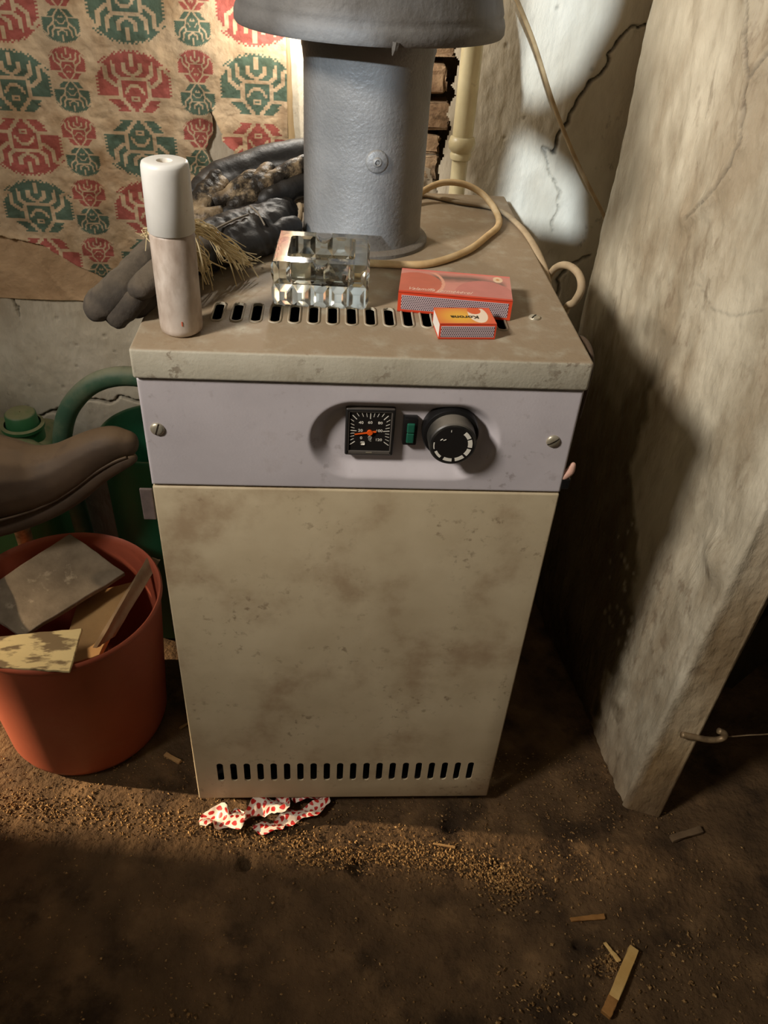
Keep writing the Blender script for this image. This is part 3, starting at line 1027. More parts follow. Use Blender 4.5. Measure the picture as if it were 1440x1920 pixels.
nd.append(prism([(tip[0] - vz * w0, tip[1] + vx * w0), (tip[0] + vz * w0, tip[1] - vx * w0), (tail[0] + vz * w1 * .8, tail[1] - vx * w1 * .8), (tail[0] - vz * w1 * .8, tail[1] + vx * w1 * .8)], FY - .0014, FY - .0009, 'Y'))
nd.append(prism([(dcx + .0028 * math.cos(a), dcz + .0028 * math.sin(a)) for a in np.linspace(0, 2 * math.pi, 20, endpoint=False)], FY - .0022, FY - .0005, 'Y'))
obj('needle', join(nd), MAT['needle'], th)
obj('maker_strip', box((.0075, FY - .0018, .6158), (.006, .0004, .0010)), MAT['screw'], th)

# green pilot lamp
pl = obj('pilot_lamp', box((.0470, .0100, .6405), (.0140, .010, .0305), .0014, None, 2), MAT['black'], boiler, smooth=.6)
obj('lamp_lens', box((.0473, .0045, .6455), (.0078, .003, .0105), .0012), MAT['green_lamp'], pl)
obj('lamp_lens', box((.0473, .0049, .6340), (.0076, .003, .0115), .0012), MAT['green_lamp'], pl)

# thermostat knob: dark collar ring and a dusty cap pointing at the viewer
RXm = Matrix.Rotation(math.pi / 2, 4, 'X')
kc = (.0862, 0, .6420)
me = lathe([(.0225, .0), (.0225, .012), (.0240, .0140), (.0268, .0135), (.0278, .0115), (.0278, -.002)], 64)
me.transform(Matrix.Translation((kc[0], Yr, kc[2])) @ RXm)
kn = obj('thermostat_knob', me, MAT['black'], boiler, smooth=.8)
me = lathe([(.0001, .031), (.0200, .031), (.0218, .0308), (.0230, .0296), (.0236, .010), (.0236, 0)], 64, cap0=True)
me.transform(Matrix.Translation((kc[0], Yr, kc[2])) @ RXm)
obj('knob_cap', me, MAT['knob'], kn, smooth=.5)
me = lathe([(.0001, .0), (.0200, .0)], 64, cap0=True)
me.transform(Matrix.Translation((kc[0], Yr - .0312, kc[2])) @ RXm)
obj('knob_face', me, MAT['dial'], kn)
mk = []
ky = Yr - .0316
for a0, a1, wd in ((195, 172, .0010), (232, 205, .0026), (272, 244, .0034), (312, 282, .0036), (345, 320, .0040), (20, -8, .0042), (52, 26, .0040)):
    A = np.radians(np.linspace(a0, a1, 6))
    ri, rg = .0188 - wd, .0188
    pg = [(kc[0] + rg * math.cos(a), kc[2] + rg * math.sin(a)) for a in A] + [(kc[0] + ri * math.cos(a), kc[2] + ri * math.sin(a)) for a in A[::-1]]
    mk.append(prism(pg, ky, ky + .0003, 'Y'))
mk.append(tubes([([(kc[0] - .0125, ky, kc[2] + .005), (kc[0] - .0105, ky, kc[2] + .0068), (kc[0] - .0095, ky, kc[2] + .0050), (kc[0] - .0070, ky, kc[2] + .0062)], .0004)], 5))
mk.append(box((kc[0] - .003, ky, kc[2] + .0155), (.0006, .0003, .0022)))
obj('knob_marks', join(mk), MAT['white'], kn)

# ================================================================== FLUE
FX, FYc = .003, .308
flue = thing('flue_pipe', (FX, FYc, H), 'grey metal flue pipe with wide draft hood standing on the boiler lid', 'pipe')
obj('pipe', lathe([(.0785, 0), (.0785, .004), (.0765, .006), (.0705, .0075), (.0695, .012), (.0690, .03), (.0690, .185), (.0705, .197), (.0715, .200), (.0715, .215), (.0700, .222)], 96,
                  (FX, FYc, H)), MAT['flue'], flue, smooth=.7)
obj('draft_hood', lathe([(.060, .30), (.062, .275), (.085, .2470), (.120, .2285), (.1345, .2200), (.1375, .2185), (.1392, .2210), (.1392, .2285), (.1378, .2330), (.1362, .2355), (.1366, .2385),
                         (.1358, .2420), (.1340, .2480), (.1310, .2640), (.1270, .2860), (.115, .325), (.095, .365), (.078, .395), (.0735, .41)], 112,
                        (FX, FYc, H)), MAT['hood'], flue, smooth=.9)
obj('upper_pipe', lathe([(.0705, .40), (.0705, 1.6)], 64, (FX, FYc, H)), MAT['flue'], flue, smooth=3.2)
cx0, cz0 = .0135, .8290
me = lathe([(.0001, .0052), (.0016, .0052), (.0018, .0036), (.0030, .0058), (.0042, .0054), (.0052, .0034), (.0100, .0026), (.0116, .0016), (.0120, 0), (.0120, -.006)], 40, cap0=True)
ang = math.asin((cx0 - FX) / .069)
q = Matrix.Rotation(ang, 4, 'Z') @ Matrix.Rotation(math.pi / 2, 4, 'X')
me.transform(Matrix.Translation((cx0, FYc - .069 * math.cos(ang) - .0002, cz0)) @ q)
cap = obj('inspection_cap', me, MAT['flue'], flue, smooth=.8)
obj('solder_drip', tubes([([(.022, .1712, .949), (.021, .171, .9425), (.0195, .1712, .938)], [.004, .0026, .0006])], 7), MAT['hood'], flue)

# ================================================================== HEATING PIPE ON THE WALL
pipe = thing('heating_pipe', (.152, .575, 0), 'cream painted vertical pipe with a coupling on the back wall', 'pipe')
obj('upper_tube', tubes([([(.152, .572, .765), (.1515, .572, 2.4)], .0148)], 24), MAT['pipe'], pipe, smooth=.8)
obj('lower_tube', tubes([([(.1525, .572, 0), (.152, .572, .768)], .0118)], 24), MAT['pipe'], pipe, smooth=.8)
obj('coupling', lathe([(.0122, -.017), (.0150, -.016), (.0158, -.010), (.0140, -.007), (.0185, -.002), (.0195, .006), (.0175, .013), (.0152, .015)], 28, (.152, .572, .770)), MAT['pipe'], pipe, smooth=.9)
crm = blob([([(.088, .655, .62), (.10, .650, .70), (.112, .650, .745)], [.024, .026, .014]), ([(.118, .642, .60), (.122, .640, .68), (.124, .642, .73)], [.010, .011, .006])], .004, 1, .016, 45, seed=3)
tag(obj('crumpled_paper', crm, MAT['crumple'], smooth=.5), 'crumpled dirty paper stuffed into the wall gap behind the flue', 'paper')

# ---- conduit, cables
cond = tubes([(smooth_path([(.150, .545, 1.03), (.195, .548, .961), (.230, .55, .908), (.272, .55, .833), (.322, .55, .758), (.388, .55, .673), (.42, .55, .63)], 10), .0029)], 10)
tag(obj('rope', cond, MAT['rope'], smooth=3.2), 'taut tan cord running diagonally down past the cracked plaster', 'cord')
loop = smooth_path([(-.075, .395, .732), (-.0745, .36, .731), (-.0755, .325, .731), (-.0745, .29, .731), (-.069, .262, .7305)], 8)
tag(obj('cable_end', tubes([(loop, .0042)], 10), MAT['cable_grey'], smooth=3.2), 'short pale cable bend left of the flue foot behind the ashtray', 'cable')
lp = smooth_path([(.072, .435, .731), (.091, .457, .740), (.115, .462, .7495), (.143, .455, .751), (.168, .440, .743), (.1815, .400, .7325), (.177, .355, .7305), (.158, .317, .7300), (.128, .265, .7300), (.092, .227, .7300), (.061, .211, .7300), (.012, .210, .7300), (-.02, .212, .7300)], 10)
tag(obj('power_cable', tubes([(lp, .0042)], 12), MAT['cable'], smooth=3.2), 'beige round cable looping on the lid right of the flue', 'cable')
lp2 = smooth_path([(.075, .452, .7285), (.094, .474, .7290), (.138, .450, .7290), (.186, .427, .7290), (.2055, .362, .7290), (.2125, .296, .7265), (.2165, .24, .716), (.2175, .21, .700)], 10)
tag(obj('flat_cable', tubes([(lp2, .0046)], 10, .62), MAT['cable_grey'], smooth=3.2), 'flat grey-beige cable crossing to the lid\'s right edge', 'cable')
lp3 = smooth_path([(.222, .262, .66), (.224, .248, .708), (.226, .222, .731), (.228, .186, .744), (.229, .152, .747), (.229, .138, .738), (.2275, .147, .720), (.225, .163, .704), (.222, .17, .66)], 10)
tag(obj('cable_loop', tubes([(lp3, .0042)], 10), MAT['cable_grey'], smooth=3.2), 'cable loop standing out from the boiler\'s right flank near the pier', 'cable')
lp4 = smooth_path([(.2120, .115, .66), (.2125, .085, .705), (.2140, .060, .720), (.2155, .035, .722), (.2155, .018, .712), (.2130, .010, .690), (.2110, .008, .66)], 10)
tag(obj('brown_cable', tubes([(lp4, .0024)], 10), MAT['cable_brown'], smooth=3.2), 'thin dark brown cable bulging past the lid\'s front right corner', 'cable')

# ================================================================== THINGS ON THE LID
# spray can
can = thing('spray_can', (-.1690, .036, H), 'tall grimy white spray can with white cap at the lid\'s front left corner', 'can')
cc = (-.1690, .036, H)
obj('can_body', lathe([(.001, .0004), (.0160, .0006), (.0185, .003), (.0192, .007), (.0192, .089), (.0180, .0915), (.0165, .093)], 56, cc), MAT['can'], can, smooth=.9)
cp = obj('cap', lathe([(.0001, .1440), (.0058, .1440), (.0060, .1475), (.0066, .1484), (.0160, .1488), (.0184, .1478), (.0194, .1450), (.0196, .1400), (.0199, .0925), (.0190, .0915), (.0170, .092)], 56, cc, cap0=True), MAT['cap'], can, smooth=.9)
obj('cap_hollow', lathe([(.0001, .1446), (.0056, .1446)], 24, cc, cap0=True), MAT['yellow'], cp)
obj('orange_mark', box((-.1648, .0172, H + .0150), (.0009, .0006, .004)), MAT['orange'], can)

# ashtray
ash = thing('ashtray', (-.042, .138, H), 'square faceted clear glass ashtray with ash in front of the flue', 'ashtray')
AW, AD, AH, NC, NR = .090, .086, .045, 5, 2


def faceted(w, d, h):
    V, F, key = [], [], {}

    def vid(p):
        k_ = tuple(round(float(x_), 6) for x_ in p)
        if k_ not in key:
            key[k_] = len(V)
            V.append(k_)
        return key[k_]
    for side in range(4):
        L_ = w if side % 2 == 0 else d
        ns = NC if side % 2 == 0 else NC - 1
        rotm = Matrix.Rotation(side * math.pi / 2, 3, 'Z')
        dep = (d if side % 2 == 0 else w) / 2
        for i in range(ns):
            for j in range(NR):
                a0, a1 = -L_ / 2 + L_ * i / ns, -L_ / 2 + L_ * (i + 1) / ns
                b0, b1 = h * j / NR, h * (j + 1) / NR
                o_ = [vid(rotm @ Vector(p)) for p in ((a0, -dep, b0), (a1, -dep, b0), (a1, -dep, b1), (a0, -dep, b1))]
                s = .30
                e0, e1, f0, f1 = a0 + (a1 - a0) * s, a1 - (a1 - a0) * s, b0 + (b1 - b0) * s, b1 - (b1 - b0) * s
                i_ = [vid(rotm @ Vector(p)) for p in ((e0, -dep - .0030, f0), (e1, -dep - .0030, f0), (e1, -dep - .0030, f1), (e0, -dep - .0030, f1))]
                F.append(tuple(i_))
                for k_ in range(4):
                    F.append((o_[k_], o_[(k_ + 1) % 4], i_[(k_ + 1) % 4], i_[k_]))
    ring = lambda z: [vid((x_, y_, z)) for x_, y_ in
                      [(-w / 2 + w * i / NC, -d / 2) for i in range(NC)] + [(w / 2, -d / 2 + d * i / (NC - 1)) for i in range(NC - 1)]
                      + [(w / 2 - w * i / NC, d / 2) for i in range(NC)] + [(-w / 2, d / 2 - d * i / (NC - 1)) for i in range(NC - 1)]]
    F.append(tuple(ring(h)))
    F.append(tuple(ring(0))[::-1])
    bm = bmesh.new()
    bm.from_mesh(pyd(V, F))
    bmesh.ops.recalc_face_normals(bm, faces=bm.faces)
    return bm_mesh(bm)


outer_m = faceted(AW, AD, AH)
basin = box((0, 0, AH * .5 + .030), (.066, .060, .060), .004, None, 2)
nt1 = lathe([(.0085, -.08), (.0085, .08)], 20, cap0=True, cap1=True)
bm = bmesh.new(); bm.from_mesh(nt1); bmesh.ops.recalc_face_normals(bm, faces=bm.faces); nt1 = bm_mesh(bm)
nt1.transform(Matrix.Translation((0, 0, AH + .0015)) @ Matrix.Rotation(math.pi / 2, 4, 'X'))
am = evaluated(outer_m, [('BOOLEAN', dict(object=basin, operation='DIFFERENCE', solver='EXACT')), ('BOOLEAN', dict(object=nt1, operation='DIFFERENCE', solver='EXACT')),
                         ('BEVEL', dict(width=.0006, segments=1, limit_method='ANGLE', angle_limit=.5))])
am.transform(Matrix.Translation((-.042, .140, H + .0002)) @ Matrix.Rotation(-.035, 4, 'Z'))
obj('glass_body', am, MAT['glass'], ash)
bits = []
for i in range(46):
    a, b = random.uniform(-.004, .024), random.uniform(-.025, .012)
    s = random.uniform(.003, .007)
    bits.append(box((-.042 + a, .140 + b, H + .0162 + random.uniform(0, .006)), (s * 1.4, s, s * .7), .0005, Matrix.Rotation(random.uniform(0, 3), 3, 'Z') @ Matrix.Rotation(random.uniform(-.6, .6), 3, 'X'), 1))
obj('ash', join(bits), MAT['ash'], ash)


# matchboxes
def matchbox(name, label, o, ux, L_, W_, Hh, nx, paint):
    """o: front left bottom corner, ux: direction of the long edge"""
    ux = Vector(ux).normalized(); uy = Vector((-ux.y, ux.x, 0))
    t_ = thing(name, Vector(o) + ux * L_ / 2 + uy * W_ / 2, label, 'matchbox')
    Mx = Matrix(((ux.x, uy.x, 0, o[0]), (ux.y, uy.y, 0, o[1]), (0, 0, 1, o[2]), (0, 0, 0, 1)))

    def T(me, y=None):
        me.transform(Mx)
        return me
    th_ = .0007
    # sleeve: four card walls
    sl_ = [box((L_ / 2, th_ / 2, Hh / 2), (L_, th_, Hh)), box((L_ / 2, W_ - th_ / 2, Hh / 2), (L_, th_, Hh)), box((L_ / 2, W_ / 2, th_ / 2), (L_, W_, th_)), box((L_ / 2, W_ / 2, Hh - th_ / 2), (L_, W_, th_))]
    sleeve = obj('sleeve', T(join(sl_)), MAT['print_red'], t_)
    tr = obj('tray', T(box((L_ / 2, W_ / 2, Hh / 2), (L_ - .0006, W_ - 2 * th_ - .0004, Hh - 2 * th_ - .0004), .0004)), MAT['card_white'], t_)
    n = 150
    A_, B_ = np.meshgrid(np.linspace(0, 1, n), np.linspace(0, 1, n * 2 // 3), indexing='ij')
    me = grid_mesh(np.stack([A_ * L_, B_ * W_, np.full_like(A_, Hh + .00012)], -1))
    set_col(me, paint(A_, B_))
    obj('cover_print', T(me), MAT['print'], sleeve)
    bz = Hh * .20
    obj('striking_strip', T(box((L_ / 2, -.0001, Hh * .5), (L_ * .94, .0003, Hh * .72))), MAT['strike'], sleeve)
    V, F = [], []
    ny = max(3, int(round(Hh * .72 / (L_ * .94) * nx)))
    ny = int(Hh * .70 / (L_ * .94 / nx * .87))
    px_ = L_ * .94 / nx
    for j in range(ny):
        for i in range(nx):
            xx = L_ * .03 + px_ * (i + .25 + .5 * (j % 2))
            zc = Hh * .15 + px_ * .87 * (j + .5)
            if xx > L_ * .968: continue
            b0 = len(V)
            V += [(xx + px_ * .33 * math.cos(a), -.00035, zc + px_ * .33 * math.sin(a)) for a in np.linspace(0, 2 * math.pi, 6, endpoint=False)]
            F.append(tuple(range(b0, b0 + 6)))
    dm = obj('strike_dots', T(pyd(V, F)), MAT['strike_dot'], sleeve)
    return t_, sleeve, Mx


def paint_big(a, b):
    R_, P_, G_, K_ = [np.array(c(*x_)[:3]) for x_ in ((200, 84, 64), (212, 142, 126), (112, 94, 82), (240, 206, 170))]
    o_ = np.ones(a.shape + (3,)) * P_
    n_ = fbm(a * 6, b * 4, 3)
    dark = np.clip((.20 - np.abs(b - .72 + .25 * (a - .5) ** 2 * 2 - n_ * .25)) / .2, 0, 1) * np.clip((a - .08) * 8, 0, 1) * np.clip((.97 - a) * 20, 0, 1)
    o_ = o_ * (1 - dark[..., None]) + G_ * dark[..., None]
    p1 = ((a - .15) / .23) ** 2 + ((b - .40) / .46) ** 2 < 1
    o_[p1] = np.array(c(204, 112, 88)[:3])
    p2 = ((a - .76) / .27) ** 2 + ((b - .12) / .60) ** 2 < 1
    o_[p2] = np.array(c(202, 126, 114)[:3])
    st = np.abs(np.hypot((a - .19) / .20, (b - .45) / .52) - 1) < .07
    st &= (a > .26) & (b < .9) & (b > .1)
    o_[st] = np.array(c(232, 168, 140)[:3])
    fl = np.hypot((a - .885) / .045, (b - .82) / .12)
    o_[fl < 1] = K_
    o_[fl < .35] = np.array(c(214, 150, 90)[:3])
    o_[b > .94] = np.array(c(226, 120, 106)[:3])
    o_[b < .07] = np.array(c(214, 70, 40)[:3])
    return np.clip(o_ * (1 + n_ * .25)[..., None], 0, 1)


def paint_small(a, b):
    o_ = np.ones(a.shape + (3,)) * np.array(c(222, 96, 60)[:3])
    g_ = np.clip(1.3 - np.hypot((a - .40) / .44, (b - .45) / .58), 0, 1)[..., None]
    o_ = o_ * (1 - g_) + np.array(c(236, 178, 66)[:3]) * g_
    fl = ((a - .74) / .17) ** 2 + ((b - .58) / .50) ** 2 < 1
    o_[fl & (b < .93)] = np.array(c(244, 222, 196)[:3])
    f2 = ((a - .70) / .12) ** 2 + ((b - .82) / .22) ** 2 < 1
    o_[f2] = np.array(c(220, 96, 48)[:3])
    o_[(b < .05) | (b > .96)] = np.array(c(210, 72, 42)[:3])
    return np.clip(o_, 0, 1)


t1, s1, M1 = matchbox('matchbox', 'large red household matchbox lying across the lid slots behind the small one', (.0335, .0945, H + .0002), (.112, -.0135, 0), .1125, .063, .0205, 52, paint_big)
me = text_mesh('Valamiffa termékével', .0088, Matrix.Translation((.040, .0105, .0208)), .00008, shear=.45, sx=.86)
me.transform(M1)
obj('lettering', me, MAT['ink_pale'], s1)
t2, s2, M2 = matchbox('matchbox', 'small orange matchbox with yellow label in front of the large red one', (.0690, .0345, H + .0002), (.054, .0035, 0), .0545, .0365, .0155, 26, paint_small)
me = text_mesh('Korona', .0088, Matrix.Translation((.0265, .0150, .0158)) @ Matrix.Rotation(math.pi, 4, 'Z'), .00008, bold=.00025)
me2 = text_mesh('SAFETY MATCHES', .0022, Matrix.Translation((.0265, .0205, .0158)) @ Matrix.Rotation(math.pi, 4, 'Z'), .00008)
me.transform(M2)
obj('lettering', me, MAT['ink'], s2)

# gloves
g1 = thing('work_glove', (-.14, .2, H), 'grey-black work glove lying flat, fingers hanging over the lid\'s left edge', 'glove')
FING = [[(-.190, .175, .757), (-.203, .150, .762), (-.215, .099, .760), (-.228, .066, .752), (-.247, .060, .737)],
        [(-.182, .165, .755), (-.194, .140, .758), (-.207, .098, .754), (-.217, .062, .746), (-.230, .056, .733)],
        [(-.176, .160, .748), (-.192, .138, .746), (-.204, .096, .741), (-.214, .070, .733)],
        [(-.168, .150, .762), (-.180, .112, .766), (-.192, .078, .764), (-.205, .058, .757)]]
FR = [[.013, .0135, .0132, .014, .0135], [.012, .0125, .0125, .013, .0125], [.0115, .0115, .0115, .0105], [.0115, .0118, .0118, .0108]]
palm = [([(-.197, .162, .755), (-.167, .212, .750), (-.133, .256, .749), (-.098, .294, .749), (-.092, .330, .748)], [.014, .018, .0195, .0195, .018]),
        ([(-.186, .154, .750), (-.160, .193, .747), (-.119, .240, .747), (-.098, .284, .747), (-.094, .325, .747)], [.015, .018, .0195, .0195, .018]),
        ([(-.176, .154, .743), (-.149, .189, .743), (-.110, .232, .743), (-.094, .262, .743)], [.012, .015, .016, .015])]
obj('palm', blob(palm, .0028, 5, .006, 55, seed=1), MAT['glove'], g1, smooth=3.2)
for fp_, fr_ in zip(FING, FR):
    fo = obj('finger', blob([(fp_, [x_ * 1.26 for x_ in fr_])], .002, 3, .0034, 50, squash=.70, seed=2), MAT['glove_grey'], g1, smooth=3.2)
    tp, pv = Vector(fp_[-1]), Vector(fp_[-2])
    dr_ = (tp - pv).normalized()
    sd_ = dr_.cross(Vector((0, 0, 1))).normalized()
    un = sd_.cross(dr_)
    R_ = fr_[-1] * 1.10
    md = (Vector(fp_[-2]) + Vector(fp_[-3])) / 2
    fold_ = [tuple(md + sd_ * math.cos(a) * fr_[-2] * 1.06 + un * math.sin(a) * fr_[-2] * .90 + dr_ * .002 * math.sin(3 * a)) for a in np.linspace(.3, math.pi - .3, 10)]
    obj('finger_fold', tubes([(fold_, .0009)], 6), MAT['glove'], fo, smooth=3.2)
obj('thumb', blob([([(-.098, .240, .745), (-.088, .256, .748), (-.078, .268, .748)], [.011, .0125, .012])], .0022, 3, .002, 60), MAT['glove'], g1, smooth=3.2)
sm = [(smooth_path([(-.178, .150, .7655), (-.160, .180, .7670), (-.139, .214, .7690), (-.124, .236, .7690)], 8), .0012),
      (smooth_path([(-.124, .258, .7715), (-.114, .242, .7690), (-.106, .230, .7600)], 6), .0011)]
obj('seam', tubes(sm, 6), MAT['seam'], g1, smooth=3.2)

g2 = thing('work_glove', (-.13, .36, .76), 'crumpled black work glove with worn tan palm, piled behind the flat one against the flue', 'glove')
bk = [([(-.198, .346, .756), (-.180, .386, .766), (-.150, .412, .768), (-.118, .436, .774), (-.045, .466, .779)], [.010, .014, .018, .020, .020]),
      ([(-.190, .352, .755), (-.155, .398, .755), (-.115, .426, .758), (-.045, .452, .762)], [.012, .018, .022, .022]),
      ([(-.165, .392, .747), (-.120, .418, .750), (-.045, .446, .751)], [.020, .024, .024])]
obj('back_shell', blob(bk, .003, 7, .0045, 22, seed=2), MAT['glove'], g2, smooth=3.2)
cuffr = smooth_path([(-0.200, 0.316, 0.775), (-0.206, 0.304, 0.758), (-0.204, 0.292, 0.745), (-0.190, 0.282, 0.738), (-0.172, 0.278, 0.740), (-0.160, 0.284, 0.748)], 8)
obj('cuff_binding', tubes([(cuffr, .0035)], 8), MAT['glove'], g2, smooth=3.2)
obj('cuff_band', blob([([(-0.196, 0.299, 0.752), (-0.184, 0.319, 0.766), (-0.172, 0.342, 0.778)], [.009, .010, .008]),
                       ([(-0.186, 0.292, 0.748), (-0.174, 0.314, 0.761), (-0.163, 0.336, 0.772)], [.009, .010, .008])], .002, 3, .005, 50, seed=4), MAT['glove_tan'], g2, smooth=3.2)
obj('cuff_tab', blob([([(-0.192, 0.286, 0.745), (-0.178, 0.286, 0.746), (-0.164, 0.290, 0.750)], [.011, .013, .010])], .002, 3, .004, 50, seed=5), MAT['glove_tan'], g2, smooth=3.2)
for pts, rr, ml in (([(-0.168, 0.309, 0.760), (-0.152, 0.312, 0.764), (-0.140, 0.319, 0.772), (-0.128, 0.334, 0.780)], [.008, .011, .012, .010], 'glove_tan'),
                    ([(-0.146, 0.299, 0.758), (-0.130, 0.309, 0.764), (-0.118, 0.326, 0.776), (-0.110, 0.346, 0.786)], [.010, .0125, .012, .010], 'glove_tan'),
                    ([(-0.118, 0.319, 0.773), (-0.098, 0.336, 0.780), (-0.078, 0.349, 0.788), (-0.062, 0.359, 0.792)], [.011, .012, .012, .011], 'glove_tan'),
                    ([(-0.152, 0.290, 0.751), (-0.130, 0.296, 0.750), (-0.112, 0.308, 0.756)], [.009, .011, .010], 'glove'),
                    ([(-0.110, 0.310, 0.763), (-0.090, 0.324, 0.768), (-0.066, 0.340, 0.774)], [.012, .013, .012], 'glove')):
    obj('finger', blob([(pts, rr)], .002, 3, .0045, 42, seed=6), MAT[ml], g2, smooth=3.2)

# hemp tuft
st = []
for i in range(110):
    a0 = Vector((-.192 + random.uniform(-.006, .006), .082 + random.uniform(-.006, .006), .790 + random.uniform(-.008, .010)))
    u = random.random()
    if u < .62:
        w = random.gauss(0, 1)
        pts = [a0, Vector((-.166, .108, .797)) + Vector((random.gauss(0, .002), random.gauss(0, .003), random.gauss(0, .003))),
               Vector((-.150, .134, .781)) + Vector((random.gauss(0, .003), random.gauss(0, .004), random.gauss(0, .004))),
               Vector((-.135 + w * .006, .152 + random.gauss(0, .006), .758 + random.gauss(0, .005))),
               Vector((-.124 + w * .010, .168 + random.gauss(0, .012), max(.7275, .738 + random.gauss(0, .008))))]
        if random.random() < .35: pts = pts[:4]
    elif u < .9:
        pts = [a0, Vector((-.168, .102, .788)) + Vector((random.gauss(0, .003), random.gauss(0, .004), random.gauss(0, .004))),
               Vector((-.160 + random.gauss(0, .004), .118 + random.gauss(0, .006), .764 + random.gauss(0, .005))),
               Vector((-.158 + random.gauss(0, .006), .128 + random.gauss(0, .008), max(.7275, .742 + random.gauss(0, .007))))]
    else:
        pts = [a0, Vector((-.200, .086, .797)) + Vector((random.gauss(0, .003), random.gauss(0, .004), random.gauss(0, .004))),
               Vector((-.205, .09, .790)) + Vector((random.gauss(0, .004), random.gauss(0, .005), random.gauss(0, .006)))]
    st.append((smooth_path([tuple(p) for p in pts], 5), random.uniform(.00035, .0008)))
tag(obj('hemp_tuft', tubes(st, 4), MAT['hemp']), 'pale tuft of hemp fibre spilling out behind the spray can', 'fibre')

# ================================================================== FLOOR, LEFT
# bucket
BK = (-.399, .161, 0)
bucket = thing('bucket', BK, 'terracotta plastic bucket full of scrap boards on the floor left of the boiler', 'bucket')
obj('bucket_wall', lathe([(.001, .0005), (.098, .0005), (.106, .002), (.1135, .008), (.1175, .020), (.1335, .250), (.1352, .254), (.1372, .258), (.1372, .262), (.1350, .2645), (.1325, .262), (.1305, .255), (.1150, .022), (.108, .012), (.001, .008)], 96, BK),
    MAT['bucket'], bucket, smooth=.9)
slab([(-.417, .286, .2705), (-.325, .222, .252), (-.445, .116, .227), (-.528, .172, .243)], .008, MAT['board_grey'], 'board', jitter=.0015)
tag(bpy.data.objects['board'], 'broad grey weathered board slanting across the bucket', 'board')
b = slab([(-.296, .246, .262), (-.278, .251, .252), (-.321, .119, .227), (-.336, .088, .237)], .007, MAT['board_brown'], 'board', jitter=.0008)
tag(b, 'narrow brown plank standing on edge at the bucket\'s right side', 'board')
b = slab([(-.318, .240, .218), (-.400, .225, .200), (-.395, .090, .196), (-.342, .104, .206)], .008, MAT['board_tan'], 'board', jitter=.0006)
tag(b, 'smooth tan board in the bucket between the grey board and the narrow plank', 'board')
b = slab([(-.350, .091, .2725), (-.349, .022, .269), (-.442, .030, .266), (-.480, .075, .268)], .0045, MAT['flaky'], 'board', jitter=.001)
tag(b, 'pointed board piece with flaking cream paint over the bucket\'s front rim', 'board')
b = slab([(-.372, .235, .150), (-.460, .16, .130), (-.440, .09, .120), (-.340, .10, .140)], .010, MAT['board_brown'], 'board', jitter=.001)
tag(b, 'dim brown board lying deepest in the bucket under the others', 'board')

# watering can
WC = (-.298, .400, 0)
wcan = thing('watering_can', WC, 'dark green plastic watering can with arched handle beside the boiler', 'watering can')
obj('can_wall', lathe([(.001, .001), (.074, .001), (.079, .006), (.0835, .370), (.0860, .375), (.0865, .380), (.084, .3825), (.081, .379), (.076, .010), (.001, .006)], 72, WC), MAT['green'], wcan, smooth=.9)
hd = smooth_path([(-.432, .395, .10), (-.438, .395, .22), (-.440, .395, .34), (-.432, .395, .39), (-.412, .397, .430), (-.376, .40, .463), (-.330, .40, .476), (-.28, .40, .466), (-.240, .40, .43), (-.226, .40, .37)], 8)
obj('handle', tubes([(hd, .0145)], 16), MAT['green_dusty'], wcan, smooth=3.2)
obj('handle_foot', tubes([(smooth_path([(-.432, .395, .11), (-.42, .395, .085), (-.395, .395, .075)], 6), .014)], 14), MAT['green'], wcan, smooth=3.2)

# jerrycan
jc = thing('jerrycan', (-.56, .46, 0), 'green plastic canister with screw cap by the whitewashed wall', 'canister')
obj('canister_body', box((-.575, .460, .165), (.20, .15, .33), .03, None, 5), MAT['green_dark'], jc, smooth=3.2)
obj('shoulder', blob([([(-.56, .44, .318), (-.52, .43, .322), (-.485, .42, .312)], [.022, .024, .018])], .004, 4), MAT['green_dark'], jc, smooth=3.2)
cp = obj('neck', lathe([(.030, .322), (.030, .345), (.033, .347), (.033, .352), (.028, .354)], 36, (-.520, .46, 0)), MAT['green_dark'], jc, smooth=.8)
obj('screw_cap', lathe([(.001, .374), (.020, .374), (.0235, .371), (.0250, .352), (.0258, .350)], 36, (-.520, .46, 0)), MAT['green_dark'], jc, smooth=.8)

# saddle
sad = thing('bicycle_saddle', (-.44, .27, 0), 'dusty dark brown saddle with upturned nose above the bucket', 'saddle')
sch = [(-.306, .262, .4500), (-.323, .262, .4485), (-.350, .262, .435), (-.390, .261, .409), (-.430, .258, .395), (-.480, .252, .396), (-.550, .245, .398)]
srd = [.0195, .0255, .0300, .0365, .0450, .060, .074]
cover = obj('cover', blob([(sch, srd)], .0035, 6), MAT['saddle'], sad, smooth=3.2)
seam_p = [(p[0] + .004, p[1] - rr_ * .80, p[2] - rr_ * .62) for p, rr_ in zip(sch, srd)]
obj('edge_piping', tubes([(smooth_path(seam_p, 6), .0022)], 8), MAT['saddle'], sad, smooth=3.2)
skirt_p = [(p[0] + .008, p[1] - rr_ * .40, p[2] - rr_ * .95) for p, rr_ in zip(sch, srd)]
obj('skirt', blob([(skirt_p, [.009, .012, .013, .015, .016, .018, .02])], .0035, 3), MAT['saddle'], sad, smooth=3.2)
obj('seat_post', tubes([(smooth_path([(-.475, .262, .385), (-.50, .32, .20), (-.51, .35, .001)], 4), .012)], 14), MAT['steel'], sad, smooth=.8)
obj('rail', tubes([(smooth_path([(-.36, .262, .400), (-.40, .262, .366), (-.45, .262, .345), (-.50, .26, .340)], 6), .0035)], 8), MAT['steel'], sad, smooth=3.2)

